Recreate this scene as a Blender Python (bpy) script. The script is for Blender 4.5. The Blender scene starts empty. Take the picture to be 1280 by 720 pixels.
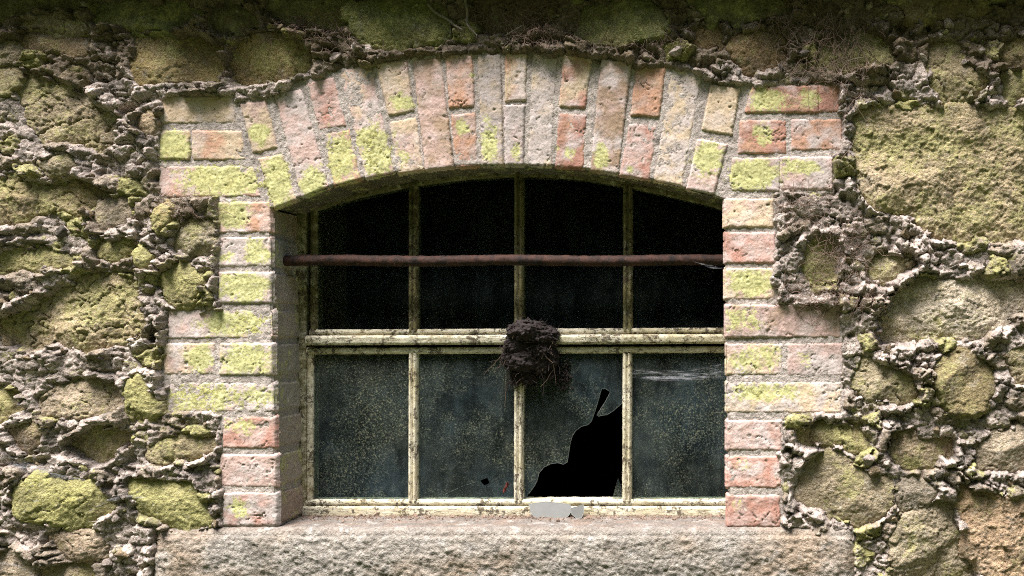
import bpy, bmesh, math, random
import numpy as np
from mathutils import Vector
from mathutils.geometry import tessellate_polygon

random.seed(7)
RNG = np.random.default_rng(11)
C = bpy.context.scene.collection

# ------------------------------------------------------------------ places
D = 1.95                      # metres from the lens to the wall face (wall face is y = 0)
CX, CZ = 0.533, 1.40          # where the camera stands
S = 1.0 / 600.0               # metres of wall face per photograph pixel


def W(px, py, y=0.0):
    """photograph pixel -> (x, z) of the point lying y metres behind the wall face"""
    k = S * (D + y) / D
    return CX + (px - 960.0) * k, CZ + (414.0 - py) * k


def wx(px, y=0.0): return W(px, 0, y)[0]
def wz(py, y=0.0): return W(0, py, y)[1]


# ------------------------------------------------------------------ noise
def hsh(ix, iz, seed):
    n = (ix.astype(np.int64) * 374761393 + iz.astype(np.int64) * 668265263 + seed * 974634777) & 0xFFFFFFFF
    n = ((n ^ (n >> 13)) * 1274126177) & 0xFFFFFFFF
    n = ((n ^ (n >> 16)) * 2246822519) & 0xFFFFFFFF
    n = n ^ (n >> 15)
    return (n & 0xFFFFFF) / float(0xFFFFFF)


def perlin(x, z, seed=0):
    x = np.asarray(x, float); z = np.asarray(z, float)
    ix = np.floor(x); iz = np.floor(z)
    fx = x - ix; fz = z - iz
    u = fx * fx * fx * (fx * (fx * 6 - 15) + 10); v = fz * fz * fz * (fz * (fz * 6 - 15) + 10)

    def g(dx, dz):
        a = hsh(ix + dx, iz + dz, seed) * 2 * math.pi
        return np.cos(a) * (fx - dx) + np.sin(a) * (fz - dz)
    return 1.4 * ((g(0, 0) * (1 - u) + g(1, 0) * u) * (1 - v) + (g(0, 1) * (1 - u) + g(1, 1) * u) * v)


def fbm(x, z, f, octv=4, seed=0, gain=0.5):
    s = 0; a = 1; t = 0
    for i in range(octv):
        s = s + a * perlin(x * f + 17.3 * i, z * f - 9.1 * i, seed + i * 31); t += a
        a *= gain; f *= 2.03
    return s / t


def ridged(x, z, f, octv=3, seed=0):
    s = 0; a = 1; t = 0
    for i in range(octv):
        s = s + a * (1 - np.abs(perlin(x * f, z * f, seed + i * 7)) * 2); t += a
        a *= 0.5; f *= 2.1
    return s / t


def worley(x, z, cell, seed=0):
    """F1, F2 (in cells), offset to the nearest seed point and three random numbers of its cell"""
    X = np.asarray(x, float) / cell; Z = np.asarray(z, float) / cell
    ix = np.floor(X); iz = np.floor(Z)
    F1 = np.full(X.shape, 9.0); F2 = np.full(X.shape, 9.0)
    ox = np.zeros(X.shape); oz = np.zeros(X.shape); cx = np.zeros(X.shape); cz = np.zeros(X.shape)
    for a in (-1, 0, 1):
        for b in (-1, 0, 1):
            jx = ix + a; jz = iz + b
            px = jx + 0.1 + 0.8 * hsh(jx, jz, seed); pz = jz + 0.1 + 0.8 * hsh(jx, jz, seed + 1)
            dx = X - px; dz = Z - pz
            d = np.sqrt(dx * dx + dz * dz)
            m = d < F1
            F2 = np.where(m, F1, np.minimum(F2, d))
            F1 = np.where(m, d, F1)
            ox = np.where(m, dx, ox); oz = np.where(m, dz, oz); cx = np.where(m, jx, cx); cz = np.where(m, jz, cz)
    return F1, F2, ox, oz, hsh(cx, cz, seed + 2), hsh(cx, cz, seed + 3), hsh(cx, cz, seed + 4)


def sstep(a, b, x):
    t = np.clip((x - a) / (b - a), 0, 1)
    return t * t * (3 - 2 * t)


def chaikin(P, n=2):
    P = [tuple(p) for p in P]
    for _ in range(n):
        Q = []
        for i in range(len(P)):
            a = P[i]; b = P[(i + 1) % len(P)]
            Q += [(a[0] * .78 + b[0] * .22, a[1] * .78 + b[1] * .22), (a[0] * .22 + b[0] * .78, a[1] * .22 + b[1] * .78)]
        P = Q
    return P


def sdf(P, x, z):
    """signed distance to a polygon, negative inside"""
    P = np.asarray(P, float)
    d = np.full(x.shape, 1e9); ins = np.zeros(x.shape, bool)
    n = len(P)
    for i in range(n):
        ax, az = P[i]; bx, bz = P[(i + 1) % n]
        ex, ez = bx - ax, bz - az
        L = ex * ex + ez * ez + 1e-12
        t = np.clip(((x - ax) * ex + (z - az) * ez) / L, 0, 1)
        d = np.minimum(d, (x - ax - t * ex) ** 2 + (z - az - t * ez) ** 2)
        c = ((az > z) != (bz > z)) & (x < (bx - ax) * (z - az) / (bz - az + 1e-12) + ax)
        ins ^= c
    d = np.sqrt(d)
    return np.where(ins, -d, d)


# ------------------------------------------------------------------ objects
def parent_to(o, p):
    o.parent = p
    if p is not None:
        base = Vector(p.location)
        q = p.parent
        while q is not None:
            base = base + Vector(q.location); q = q.parent
        o.location = -base if p.parent is None else Vector((0, 0, 0))


def empty(name, loc):
    o = bpy.data.objects.new(name, None); C.objects.link(o); o.location = loc
    o.empty_display_size = 0.05
    return o


def tag(o, label=None, cat=None, group=None, kind=None):
    if label: o['label'] = label
    if cat: o['category'] = cat
    if group: o['group'] = group
    if kind: o['kind'] = kind
    return o


def mesh_np(name, V, F, mat, parent=None, attrs=None, smooth=True, flat_from=None):
    """V (n,3); F list of (m,k) int arrays"""
    me = bpy.data.meshes.new(name)
    V = np.asarray(V, np.float32)
    Fs = [np.asarray(f, np.int32) for f in (F if isinstance(F, list) else [F]) if len(f)]
    loops = np.concatenate([f.ravel() for f in Fs])
    tot = np.concatenate([np.full(len(f), f.shape[1], np.int32) for f in Fs])
    st = np.concatenate([[0], np.cumsum(tot)[:-1]]).astype(np.int32)
    me.vertices.add(len(V)); me.vertices.foreach_set('co', V.ravel())
    me.loops.add(len(loops)); me.loops.foreach_set('vertex_index', loops)
    me.polygons.add(len(tot)); me.polygons.foreach_set('loop_start', st)
    me.update(calc_edges=True); me.validate()
    sm = np.full(len(me.polygons), bool(smooth))
    if flat_from is not None: sm[flat_from:] = False
    me.polygons.foreach_set('use_smooth', sm)
    for k, a in (attrs or {}).items():
        a = np.asarray(a, np.float32)
        if a.ndim == 2:
            at = me.attributes.new(k, 'FLOAT_COLOR', 'POINT')
            at.data.foreach_set('color', np.concatenate([a, np.ones((len(a), 1), np.float32)], 1).ravel())
        else:
            at = me.attributes.new(k, 'FLOAT', 'POINT'); at.data.foreach_set('value', a)
    if mat: me.materials.append(mat)
    o = bpy.data.objects.new(name, me); C.objects.link(o)
    if parent is not None: parent_to(o, parent)
    return o


def grid_faces(ny, nx, keep=None, flip=False):
    i = np.arange(ny * nx).reshape(ny, nx)
    q = np.stack([i[:-1, :-1], i[:-1, 1:], i[1:, 1:], i[1:, :-1]], -1)
    if flip: q = q[..., ::-1]
    q = q.reshape(-1, 4)
    return q if keep is None else q[keep.ravel()]


def compress(V, F, attrs):
    used = np.unique(F); m = np.full(len(V), -1, np.int64); m[used] = np.arange(len(used))
    return V[used], m[F], {k: a[used] for k, a in attrs.items()}


class Soup:
    def __init__(s): s.V = []; s.F3 = []; s.F4 = []; s.A = {}; s.n = 0

    def add(s, V, F, **attrs):
        V = np.asarray(V, float); F = np.asarray(F)
        (s.F3 if F.shape[1] == 3 else s.F4).append(F + s.n)
        for k, a in attrs.items():
            a = np.asarray(a, float)
            if a.ndim == 0: a = np.full(len(V), float(a))
            elif a.ndim == 1 and len(a) == 3 and len(V) != 3: a = np.tile(a, (len(V), 1))
            s.A.setdefault(k, []).append(a)
        s.V.append(V); s.n += len(V)

    def build(s, name, mat, parent=None, smooth=True):
        F = []
        if s.F4: F.append(np.concatenate(s.F4))
        nf = sum(len(f) for f in F)
        if s.F3: F.append(np.concatenate(s.F3))
        return mesh_np(name, np.concatenate(s.V), F, mat, parent, {k: np.concatenate(a) for k, a in s.A.items()}, smooth,
                       nf if (s.F3 and smooth == 'mix') else None)


def tube_np(pts, rad, sides=5):
    P = np.asarray(pts, float); n = len(P)
    r = np.full(n, rad) if np.ndim(rad) == 0 else np.asarray(rad, float)
    T = np.gradient(P, axis=0); T /= np.linalg.norm(T, axis=1)[:, None] + 1e-9
    up = np.where(np.abs(T[:, 1:2]) > .8, np.array([[1., 0, 0]]), np.array([[0., 1, 0]]))
    A = np.cross(T, up); A /= np.linalg.norm(A, axis=1)[:, None] + 1e-9
    B = np.cross(T, A)
    ang = np.arange(sides) * 2 * math.pi / sides
    V = P[:, None] + r[:, None, None] * (np.cos(ang)[None, :, None] * A[:, None] + np.sin(ang)[None, :, None] * B[:, None])
    F = []
    for i in range(n - 1):
        for j in range(sides):
            k = (j + 1) % sides
            F.append((i * sides + j, i * sides + k, (i + 1) * sides + k, (i + 1) * sides + j))
    return V.reshape(-1, 3), np.array(F)


# chip shapes: convex angular lumps
CHIPS = []
for _k in range(26):
    bm = bmesh.new()
    for _i in range(15):
        v = Vector((random.gauss(0, 1), random.gauss(0, 1), random.gauss(0, 1))).normalized()
        v *= random.uniform(.75, 1.1)
        v.x *= random.choice([1, 1.2, 1.5]); v.z *= random.choice([.55, .7, 1])
        bm.verts.new(v)
    bmesh.ops.convex_hull(bm, input=bm.verts[:])
    for v in [v for v in bm.verts if not v.link_faces]: bm.verts.remove(v)
    bmesh.ops.bevel(bm, geom=bm.edges[:], offset=.09, segments=1, affect='EDGES')
    bmesh.ops.triangulate(bm, faces=bm.faces[:])
    bm.verts.index_update()
    CHIPS.append((np.array([v.co[:] for v in bm.verts]), np.array([[v.index for v in f.verts] for f in bm.faces])))
    bm.free()


def rot_rand():
    q = RNG.normal(size=4); q /= np.linalg.norm(q); w, x, y, z = q
    return np.array([[1 - 2 * (y * y + z * z), 2 * (x * y - z * w), 2 * (x * z + y * w)],
                     [2 * (x * y + z * w), 1 - 2 * (x * x + z * z), 2 * (y * z - x * w)],
                     [2 * (x * z - y * w), 2 * (y * z + x * w), 1 - 2 * (x * x + y * y)]])


def add_chip(soup, p, size, **attrs):
    V, F = CHIPS[RNG.integers(len(CHIPS))]
    soup.add(V @ rot_rand().T * size + np.asarray(p), F, **attrs)


# ------------------------------------------------------------------ materials
class NT:
    def __init__(s, name):
        s.m = bpy.data.materials.new(name); s.m.use_nodes = True
        s.t = s.m.node_tree; s.t.nodes.clear()
        s.out = s.n('ShaderNodeOutputMaterial')

    def n(s, typ, **kw):
        nd = s.t.nodes.new(typ)
        for k, v in kw.items(): setattr(nd, k, v)
        return nd

    def put(s, sock, v):
        if isinstance(v, bpy.types.NodeSocket): s.t.links.new(v, sock)
        elif isinstance(v, (tuple, list)) and len(v) == 3 and sock.type == 'RGBA': sock.default_value = (*v, 1)
        else: sock.default_value = v

    def coord(s):
        return s.n('ShaderNodeTexCoord').outputs['Object']

    def noise(s, scale, detail=4, rough=.55, vec=None, dist=0.0):
        nd = s.n('ShaderNodeTexNoise'); nd.inputs['Scale'].default_value = scale; nd.inputs['Detail'].default_value = detail
        nd.inputs['Roughness'].default_value = rough; nd.inputs['Distortion'].default_value = dist
        if vec is None: vec = s.coord()
        s.t.links.new(vec, nd.inputs['Vector'])
        return nd.outputs['Fac']

    def vor(s, scale, vec=None, feature='F1'):
        nd = s.n('ShaderNodeTexVoronoi', feature=feature); nd.inputs['Scale'].default_value = scale
        s.t.links.new(vec if vec is not None else s.coord(), nd.inputs['Vector'])
        return nd.outputs['Distance']

    def scale_vec(s, sc):
        mp = s.n('ShaderNodeMapping'); mp.inputs['Scale'].default_value = sc
        s.t.links.new(s.coord(), mp.inputs['Vector']); return mp.outputs['Vector']

    def attr(s, name, col=False):
        a = s.n('ShaderNodeAttribute'); a.attribute_name = name
        return a.outputs['Color' if col else 'Fac']

    def math(s, op, a, b=0.0, c=0.0):
        nd = s.n('ShaderNodeMath', operation=op)
        s.put(nd.inputs[0], a); s.put(nd.inputs[1], b)
        if op in ('MULTIPLY_ADD',): s.put(nd.inputs[2], c)
        return nd.outputs[0]

    def ramp(s, v, a, b, lo=0.0, hi=1.0):
        nd = s.n('ShaderNodeMapRange', interpolation_type='SMOOTHSTEP')
        s.put(nd.inputs['Value'], v); nd.inputs['From Min'].default_value = a; nd.inputs['From Max'].default_value = b
        nd.inputs['To Min'].default_value = lo; nd.inputs['To Max'].default_value = hi
        return nd.outputs[0]

    def mix(s, f, a, b, mode='MIX'):
        nd = s.n('ShaderNodeMix', data_type='RGBA', blend_type=mode)
        s.put(nd.inputs[0], f); s.put(nd.inputs[6], a); s.put(nd.inputs[7], b)
        return nd.outputs[2]

    def bump(s, h, strength=.5, dist=.002, prev=None):
        nd = s.n('ShaderNodeBump'); nd.inputs['Strength'].default_value = strength; nd.inputs['Distance'].default_value = dist
        s.put(nd.inputs['Height'], h)
        if prev is not None: s.put(nd.inputs['Normal'], prev)
        return nd.outputs[0]

    def bsdf(s, col, rough=.9, normal=None, spec=.2, metal=0.0, out=True):
        b = s.n('ShaderNodeBsdfPrincipled')
        s.put(b.inputs['Base Color'], col); s.put(b.inputs['Roughness'], rough)
        b.inputs['Specular IOR Level'].default_value = spec; b.inputs['Metallic'].default_value = metal
        if normal is not None: s.put(b.inputs['Normal'], normal)
        if out: s.t.links.new(b.outputs[0], s.out.inputs['Surface'])
        return b.outputs[0]


LICH_A, LICH_B = (.215, .20, .06), (.50, .485, .17)


def masonry_mat(name, bump=.8, bdist=.0022, speck=.75, pits=.5, lich=True, lichA=LICH_A, lichB=LICH_B, edge=.07, cover=.93, con=1.0):
    N = NT(name)
    col = N.attr('Col', True)
    n1 = N.noise(55, 6, .62); n2 = N.ramp(N.noise(210, 4, .65), .28, .72); n3 = N.noise(17, 5, .6)
    col = N.mix(1.0, col, N.mix(n1, (1 - .38 * con, 1 - .40 * con, 1 - .42 * con), (1 + .36 * con,) * 3), 'MULTIPLY')
    col = N.mix(1.0, col, N.mix(n2, (1 - .28 * con, 1 - .30 * con, 1 - .32 * con), (1 + .28 * con,) * 3), 'MULTIPLY')
    if lich:
        l = N.attr('lich')
        v = N.math('ADD', l, N.math('ADD', N.math('MULTIPLY', N.math('SUBTRACT', N.noise(70, 8, .7), .5), 1.35), N.math('MULTIPLY', N.math('SUBTRACT', N.noise(230, 3, .6), .5), .8)))
        f = N.ramp(v, .51 - edge, .51 + edge)
        lc = N.mix(N.ramp(N.noise(150, 5, .65), .32, .62), lichA, lichB)
        col = N.mix(N.math('MULTIPLY', f, cover), col, lc)
    vd = N.ramp(N.math('ADD', N.vor(75), N.math('MULTIPLY', N.noise(300, 3, .6), .25)), .26, .36, 1.0, 0.0)
    rare = N.ramp(N.noise(13, 3, .6), .52, .62)
    col = N.mix(N.math('MULTIPLY', N.math('MULTIPLY', vd, rare), .6), col, (.50, .49, .40))
    sp = N.ramp(N.noise(230, 4, .65), .60, .67)
    col = N.mix(N.math('MULTIPLY', sp, speck), col, (.035, .03, .022))
    dk = N.ramp(N.math('ADD', n3, N.math('MULTIPLY', N.noise(150, 4, .7), .35)), .70, .85)
    col = N.mix(N.math('MULTIPLY', dk, pits), col, (.07, .06, .045))
    h = N.math('ADD', N.math('MULTIPLY', N.noise(110, 6, .7), 1.0), N.math('MULTIPLY', N.noise(300, 3, .65), .6))
    nb = N.bump(h, bump, bdist)
    N.bsdf(col, .93, nb, .12)
    return N.m


M = {}
M['stone'] = masonry_mat('weathered stone', 1.0, .007, .7, .5, True, (.22, .195, .08), (.45, .42, .185), .24, .85, 1.15)
M['mortar'] = masonry_mat('lime mortar', 1.0, .008, .75, .55, True, (.20, .18, .06), (.42, .40, .16), .15, .85, 1.25)
M['brick'] = masonry_mat('old brick', .6, .0018, .75, .12, True, (.31, .30, .11), (.55, .54, .25), .12, .93, .5)
M['joint'] = masonry_mat('brick joint mortar', .9, .0035, .6, .3)
M['sill'] = masonry_mat('sandstone sill', 1.0, .006, .6, .35)


def wood_mat():
    N = NT('flaking white paint')
    cmb = N.n('ShaderNodeCombineXYZ')
    N.t.links.new(N.math('MULTIPLY', N.attr('along'), 1.0), cmb.inputs[0]); N.t.links.new(N.math('MULTIPLY', N.attr('across'), 5.0), cmb.inputs[1])
    gr = cmb.outputs[0]
    col = N.mix(N.noise(30, 5, .6), (.47, .42, .30), (.74, .69, .56))
    yl = N.ramp(N.noise(14, 5, .65), .40, .66)
    col = N.mix(N.math('MULTIPLY', yl, .55), col, (.40, .33, .16))
    al = N.ramp(N.math('ADD', N.noise(45, 7, .7), N.attr('alg')), .52, .76)  # algae tint; its amount also puts the arch's shade into the paint
    col = N.mix(N.math('MULTIPLY', al, .88), col, (.115, .10, .032))
    streak = N.ramp(N.noise(38, 6, .72, gr), .52, .64)
    col = N.mix(N.math('MULTIPLY', streak, .55), col, (.20, .155, .08))
    crack = N.ramp(N.math('ADD', N.noise(60, 5, .7, gr), N.math('MULTIPLY', N.noise(24, 4, .6), .4)), .80, .86)
    chip = N.ramp(N.math('ADD', N.noise(95, 7, .72), N.math('MULTIPLY', N.noise(24, 3, .5), .45)), .79, .84)
    bare = N.math('MAXIMUM', crack, chip)
    col = N.mix(N.math('MULTIPLY', bare, .88), col, (.085, .06, .038))
    sp = N.ramp(N.noise(230, 4, .65), .58, .66)
    col = N.mix(N.math('MULTIPLY', sp, .5), col, (.06, .045, .025))
    h = N.math('SUBTRACT', N.math('ADD', N.math('MULTIPLY', N.noise(180, 5, .65), .6), N.math('MULTIPLY', streak, -.3)), bare)
    N.bsdf(col, .75, N.bump(h, .9, .0022), .2)
    return N.m


M['wood'] = wood_mat()


def rust_mat():
    N = NT('rusty iron')
    col = N.mix(N.ramp(N.noise(38, 8, .72), .35, .65), (.014, .009, .008), (.062, .027, .018))
    col = N.mix(N.ramp(N.noise(220, 5, .7), .58, .7), col, (.10, .05, .032))
    N.bsdf(col, .75, N.bump(N.noise(180, 7, .7), .8, .002), .3, .15)
    return N.m


M['rust'] = rust_mat()


def glass_mat(name, dust, specks, spec=.5):
    """old window glass under a film of dust, algae specks and rain streaks"""
    N = NT(name)
    clear = N.n('ShaderNodeBsdfTransparent'); clear.inputs[0].default_value = (.72, .78, .76, 1)
    gl = N.n('ShaderNodeBsdfGlossy'); gl.inputs['Roughness'].default_value = .12; gl.inputs[0].default_value = (.8, .85, .9, 1)
    fr = N.n('ShaderNodeFresnel'); fr.inputs[0].default_value = 1.4
    m1 = N.n('ShaderNodeMixShader')
    N.put(m1.inputs[0], N.math('MULTIPLY', fr.outputs[0], spec)); N.t.links.new(clear.outputs[0], m1.inputs[1]); N.t.links.new(gl.outputs[0], m1.inputs[2])
    cloud = N.ramp(N.noise(11, 7, .68), .30, .75, .35, 1.0)
    wipe = N.ramp(N.noise(6, 7, .68, N.scale_vec((3, 3, 1.1)), .3), .34, .66, .35, 1.3)
    film = N.math('MULTIPLY', N.math('MULTIPLY', cloud, wipe), dust)
    fine = N.ramp(N.noise(270, 4, .75), .53, .64)
    mid = N.ramp(N.noise(110, 6, .75), .55, .70)
    area = N.ramp(N.math('ADD', N.noise(7.0, 5, .65), N.math('MULTIPLY', N.noise(40, 4, .6), .35)), .53, .82)
    spk = N.math('MULTIPLY', N.math('MULTIPLY', N.math('MAXIMUM', fine, N.math('MULTIPLY', mid, .8)), area), specks)
    fac = N.math('MINIMUM', N.math('ADD', film, spk), .96)
    col = N.mix(N.math('MINIMUM', N.math('MULTIPLY', spk, 2.2), 1.0),
                N.mix(N.noise(5, 4, .6), (.10, .18, .26), (.25, .25, .17)), (.36, .36, .20))
    df = N.bsdf(col, .95, None, .05, 0.0, False)
    m2 = N.n('ShaderNodeMixShader'); N.put(m2.inputs[0], fac)
    N.t.links.new(m1.outputs[0], m2.inputs[1]); N.t.links.new(df, m2.inputs[2])
    N.t.links.new(m2.outputs[0], N.out.inputs['Surface'])
    return N.m


M['dirty_glass'] = glass_mat('dusty glass', .135, .36, .25)
M['dim_glass'] = glass_mat('dim glass', .03, .012, .08)


def simple(name, a, b, sc=60, rough=.9, spec=.15, bump=.6, bd=.002):
    N = NT(name)
    N.bsdf(N.mix(N.noise(sc, 6, .65), a, b), rough, N.bump(N.noise(sc * 3, 6, .65), bump, bd), spec)
    return N.m


M['shard'] = simple('milky glass', (.045, .047, .043), (.11, .11, .10), 28, .3, .5, .1, .0005)
M['edge'] = simple('painted edge glint', (.16, .17, .16), (.26, .27, .25), 60, .3, .5, .1, .0005)  # pale tint stands in for light caught on broken edges
M['nest'] = simple('dark peaty nest mud', (.007, .005, .005), (.036, .026, .024), 90, .85, .25)
M['straw'] = simple('dry straw', (.06, .042, .028), (.15, .105, .07), 200, .8, .2)
M['root'] = simple('dry reddish rootlets', (.11, .075, .055), (.26, .185, .145), 150, .9)
M['oldroot'] = simple('grey dead stem', (.14, .12, .09), (.25, .22, .17), 150, .9)
M['debris'] = simple('crumbled litter', (.10, .065, .045), (.30, .22, .17), 130, .95)
M['leaf'] = simple('dead red leaf', (.045, .012, .01), (.14, .03, .02), 90, .8)
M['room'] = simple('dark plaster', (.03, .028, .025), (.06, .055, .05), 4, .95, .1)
M['ground'] = simple('soil and moss', (.05, .055, .03), (.13, .12, .07), 3, .95, .1, .5, .02)
M['added_bank'] = simple('added overgrown bank', (.02, .03, .012), (.07, .085, .03), 1.3, .95, .1, 1, .1)


def web_mat():
    N = NT('cobweb silk')
    tr = N.n('ShaderNodeBsdfTransparent')
    df = N.n('ShaderNodeBsdfDiffuse'); df.inputs[0].default_value = (.62, .62, .66, 1)
    tl = N.n('ShaderNodeBsdfTranslucent'); tl.inputs[0].default_value = (.55, .55, .6, 1)
    a = N.n('ShaderNodeAddShader'); m0 = N.n('ShaderNodeMixShader'); m0.inputs[0].default_value = .4
    N.t.links.new(df.outputs[0], m0.inputs[1]); N.t.links.new(tl.outputs[0], m0.inputs[2])
    st = N.math('MULTIPLY', N.ramp(N.noise(30, 6, .7, N.scale_vec((1, 1, 7))), .42, .75), .55)
    m = N.n('ShaderNodeMixShader'); N.put(m.inputs[0], N.math('MULTIPLY', st, N.attr('dens')))
    N.t.links.new(tr.outputs[0], m.inputs[1]); N.t.links.new(m0.outputs[0], m.inputs[2])
    N.t.links.new(m.outputs[0], N.out.inputs['Surface'])
    return N.m


M['web'] = web_mat()

# ------------------------------------------------------------------ traced layout (photograph pixels)
G, P_, T_, R_, W_, O_, B_ = 'green', 'pink', 'tan', 'red', 'pale', 'orange', 'brown'
BCOL = {P_: (.48, .345, .305), T_: (.53, .415, .29), R_: (.42, .225, .175), W_: (.43, .37, .345), O_: (.48, .28, .19), B_: (.33, .235, .165),
        G: (.40, .31, .235)}


def rect(x0, y0, x1, y1, dx0=0, dx1=0): return [(x0 + dx0, y0), (x1 + dx1, y0), (x1, y1), (x0, y1)]


# quad, colour, second colour
LJ = [(rect(198, 121, 294, 153, 0, -5), T_, T_), (rect(197, 164, 236, 198), O_, T_), (rect(241, 164, 306, 199, 0, -5), T_, O_),
      (rect(199, 208, 324, 245, 0, -9), P_, O_), (rect(272, 253, 337, 290, 0, -1), O_, P_), (rect(272, 297, 337, 332), W_, P_),
      (rect(275, 341, 338, 378), P_, W_), (rect(211, 388, 340, 422), P_, W_), (rect(205, 430, 267, 467), P_, T_),
      (rect(275, 430, 340, 468), W_, T_), (rect(207, 479, 341, 514), W_, P_), (rect(279, 522, 343, 559), P_, R_),
      (rect(276, 569, 344, 608), P_, W_), (rect(280, 617, 345, 656), R_, W_)]
RJ = [(rect(932, 108, 1022, 140, 8, 0), O_, R_), (rect(1024, 107, 1051, 139), R_, O_), (rect(923, 151, 982, 191, 3, 0), R_, O_), (rect(990, 150, 1052, 187), P_, O_),
      (rect(912, 198, 974, 238, 4, 0), P_, W_), (rect(976, 197, 1040, 236), W_, P_), (rect(906, 249, 966, 283), P_, T_),
      (rect(907, 291, 968, 328), P_, R_), (rect(907, 336, 968, 373), T_, P_), (rect(908, 382, 1050, 421), P_, B_),
      (rect(909, 430, 977, 468), T_, P_), (rect(985, 430, 1053, 469), P_, W_), (rect(909, 478, 1051, 515), T_, W_),
      (rect(909, 526, 976, 562), P_, R_), (rect(909, 571, 975, 609), R_, P_), (rect(910, 620, 974, 658), R_, P_)]
AR = [([(301, 130), (331, 126), (346, 184), (316, 190)], T_, P_), ([(324, 199), (351, 194), (369, 249), (343, 259)], P_, T_),
      ([(343, 117), (376, 112), (410, 233), (377, 245)], P_, W_),
      ([(384, 104), (416, 97), (431, 156), (399, 162)], R_, P_), ([(403, 168), (436, 162), (449, 223), (417, 231)], O_, P_),
      ([(423, 89), (463, 81), (491, 214), (457, 222)], P_, T_),
      ([(470, 80), (508, 76), (516, 138), (486, 144)], T_, P_), ([(487, 153), (519, 147), (528, 211), (497, 216)], T_, P_),
      ([(516, 76), (550, 71), (566, 208), (533, 212)], P_, B_),
      ([(558, 69), (589, 67), (592, 132), (562, 134)], O_, P_), ([(564, 144), (593, 142), (596, 206), (569, 208)], P_, O_),
      ([(598, 70), (625, 69), (628, 205), (603, 206)], W_, T_),
      ([(632, 68), (657, 68), (656, 125), (632, 126)], T_, O_), ([(631, 132), (655, 132), (653, 205), (632, 205)], W_, P_),
      ([(666, 66), (695, 66), (688, 206), (660, 205)], W_, T_),
      ([(705, 69), (739, 71), (730, 134), (700, 132)], R_, T_), ([(699, 142), (732, 144), (728, 209), (694, 207)], O_, R_),
      ([(753, 75), (788, 79), (772, 216), (738, 212)], P_, B_),
      ([(797, 80), (831, 85), (823, 146), (789, 143)], O_, T_), ([(787, 154), (821, 157), (811, 223), (775, 218)], R_, P_),
      ([(839, 86), (876, 94), (852, 231), (818, 225)], T_, W_),
      ([(889, 107), (924, 111), (914, 168), (878, 162)], T_, T_), ([(873, 174), (908, 181), (892, 241), (859, 236)], P_, W_)]
# lichen on the bricks: centre, radii, strength
LICH = [(217, 183, 22, 19, 1), (275, 225, 52, 20, 1), (324, 167, 13, 14, .95), (346, 224, 20, 30, 1), (392, 228, 17, 18, 1), (425, 197, 21, 31, .95), (471, 190, 20, 34, 1),
        (460, 172, 18, 14, 1), (503, 128, 15, 10, .9), (505, 197, 8, 9, .8), (578, 160, 9, 10, .9), (612, 180, 12, 24, .85), (608, 150, 6, 8, .7), (291, 268, 22, 18, .95),
        (322, 315, 16, 18, .9), (283, 322, 12, 8, .8), (306, 360, 34, 18, .95), (295, 405, 48, 18, .9), (250, 449, 18, 18, .9), (308, 449, 34, 20, .9), (255, 497, 55, 18, .85),
        (320, 495, 24, 16, .75), (300, 533, 22, 12, .7), (300, 636, 12, 12, .85), (752, 195, 9, 17, .95), (712, 192, 7, 8, .8), (786, 212, 6, 6, .8), (884, 197, 19, 24, .95), (697, 185, 5, 5, .7), (645, 190, 6, 12, .8),
        (960, 125, 26, 16, .85), (1012, 124, 14, 14, .8), (952, 168, 14, 14, .8), (942, 218, 34, 20, 1), (1000, 208, 26, 10, .85), (938, 354, 30, 17, .95), (930, 398, 20, 15, .8), (943, 449, 32, 18, .75),
        (1005, 450, 10, 10, .6), (955, 490, 45, 12, .85), (930, 580, 16, 8, .55), (920, 632, 9, 9, .5), (590, 98, 7, 8, .6)]

INTRA = [(338, 262), (380, 245), (420, 232), (460, 222), (497, 216), (540, 211), (580, 208), (632, 206.5), (690, 207.5), (740, 213), (790, 220.5), (830, 229), (870, 240), (905, 250)]
LEFT_EDGE = [(262, 338), (400, 340), (656, 346), (680, 346)]
RIGHT_EDGE = [(250, 905), (660, 910), (680, 910)]

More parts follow.
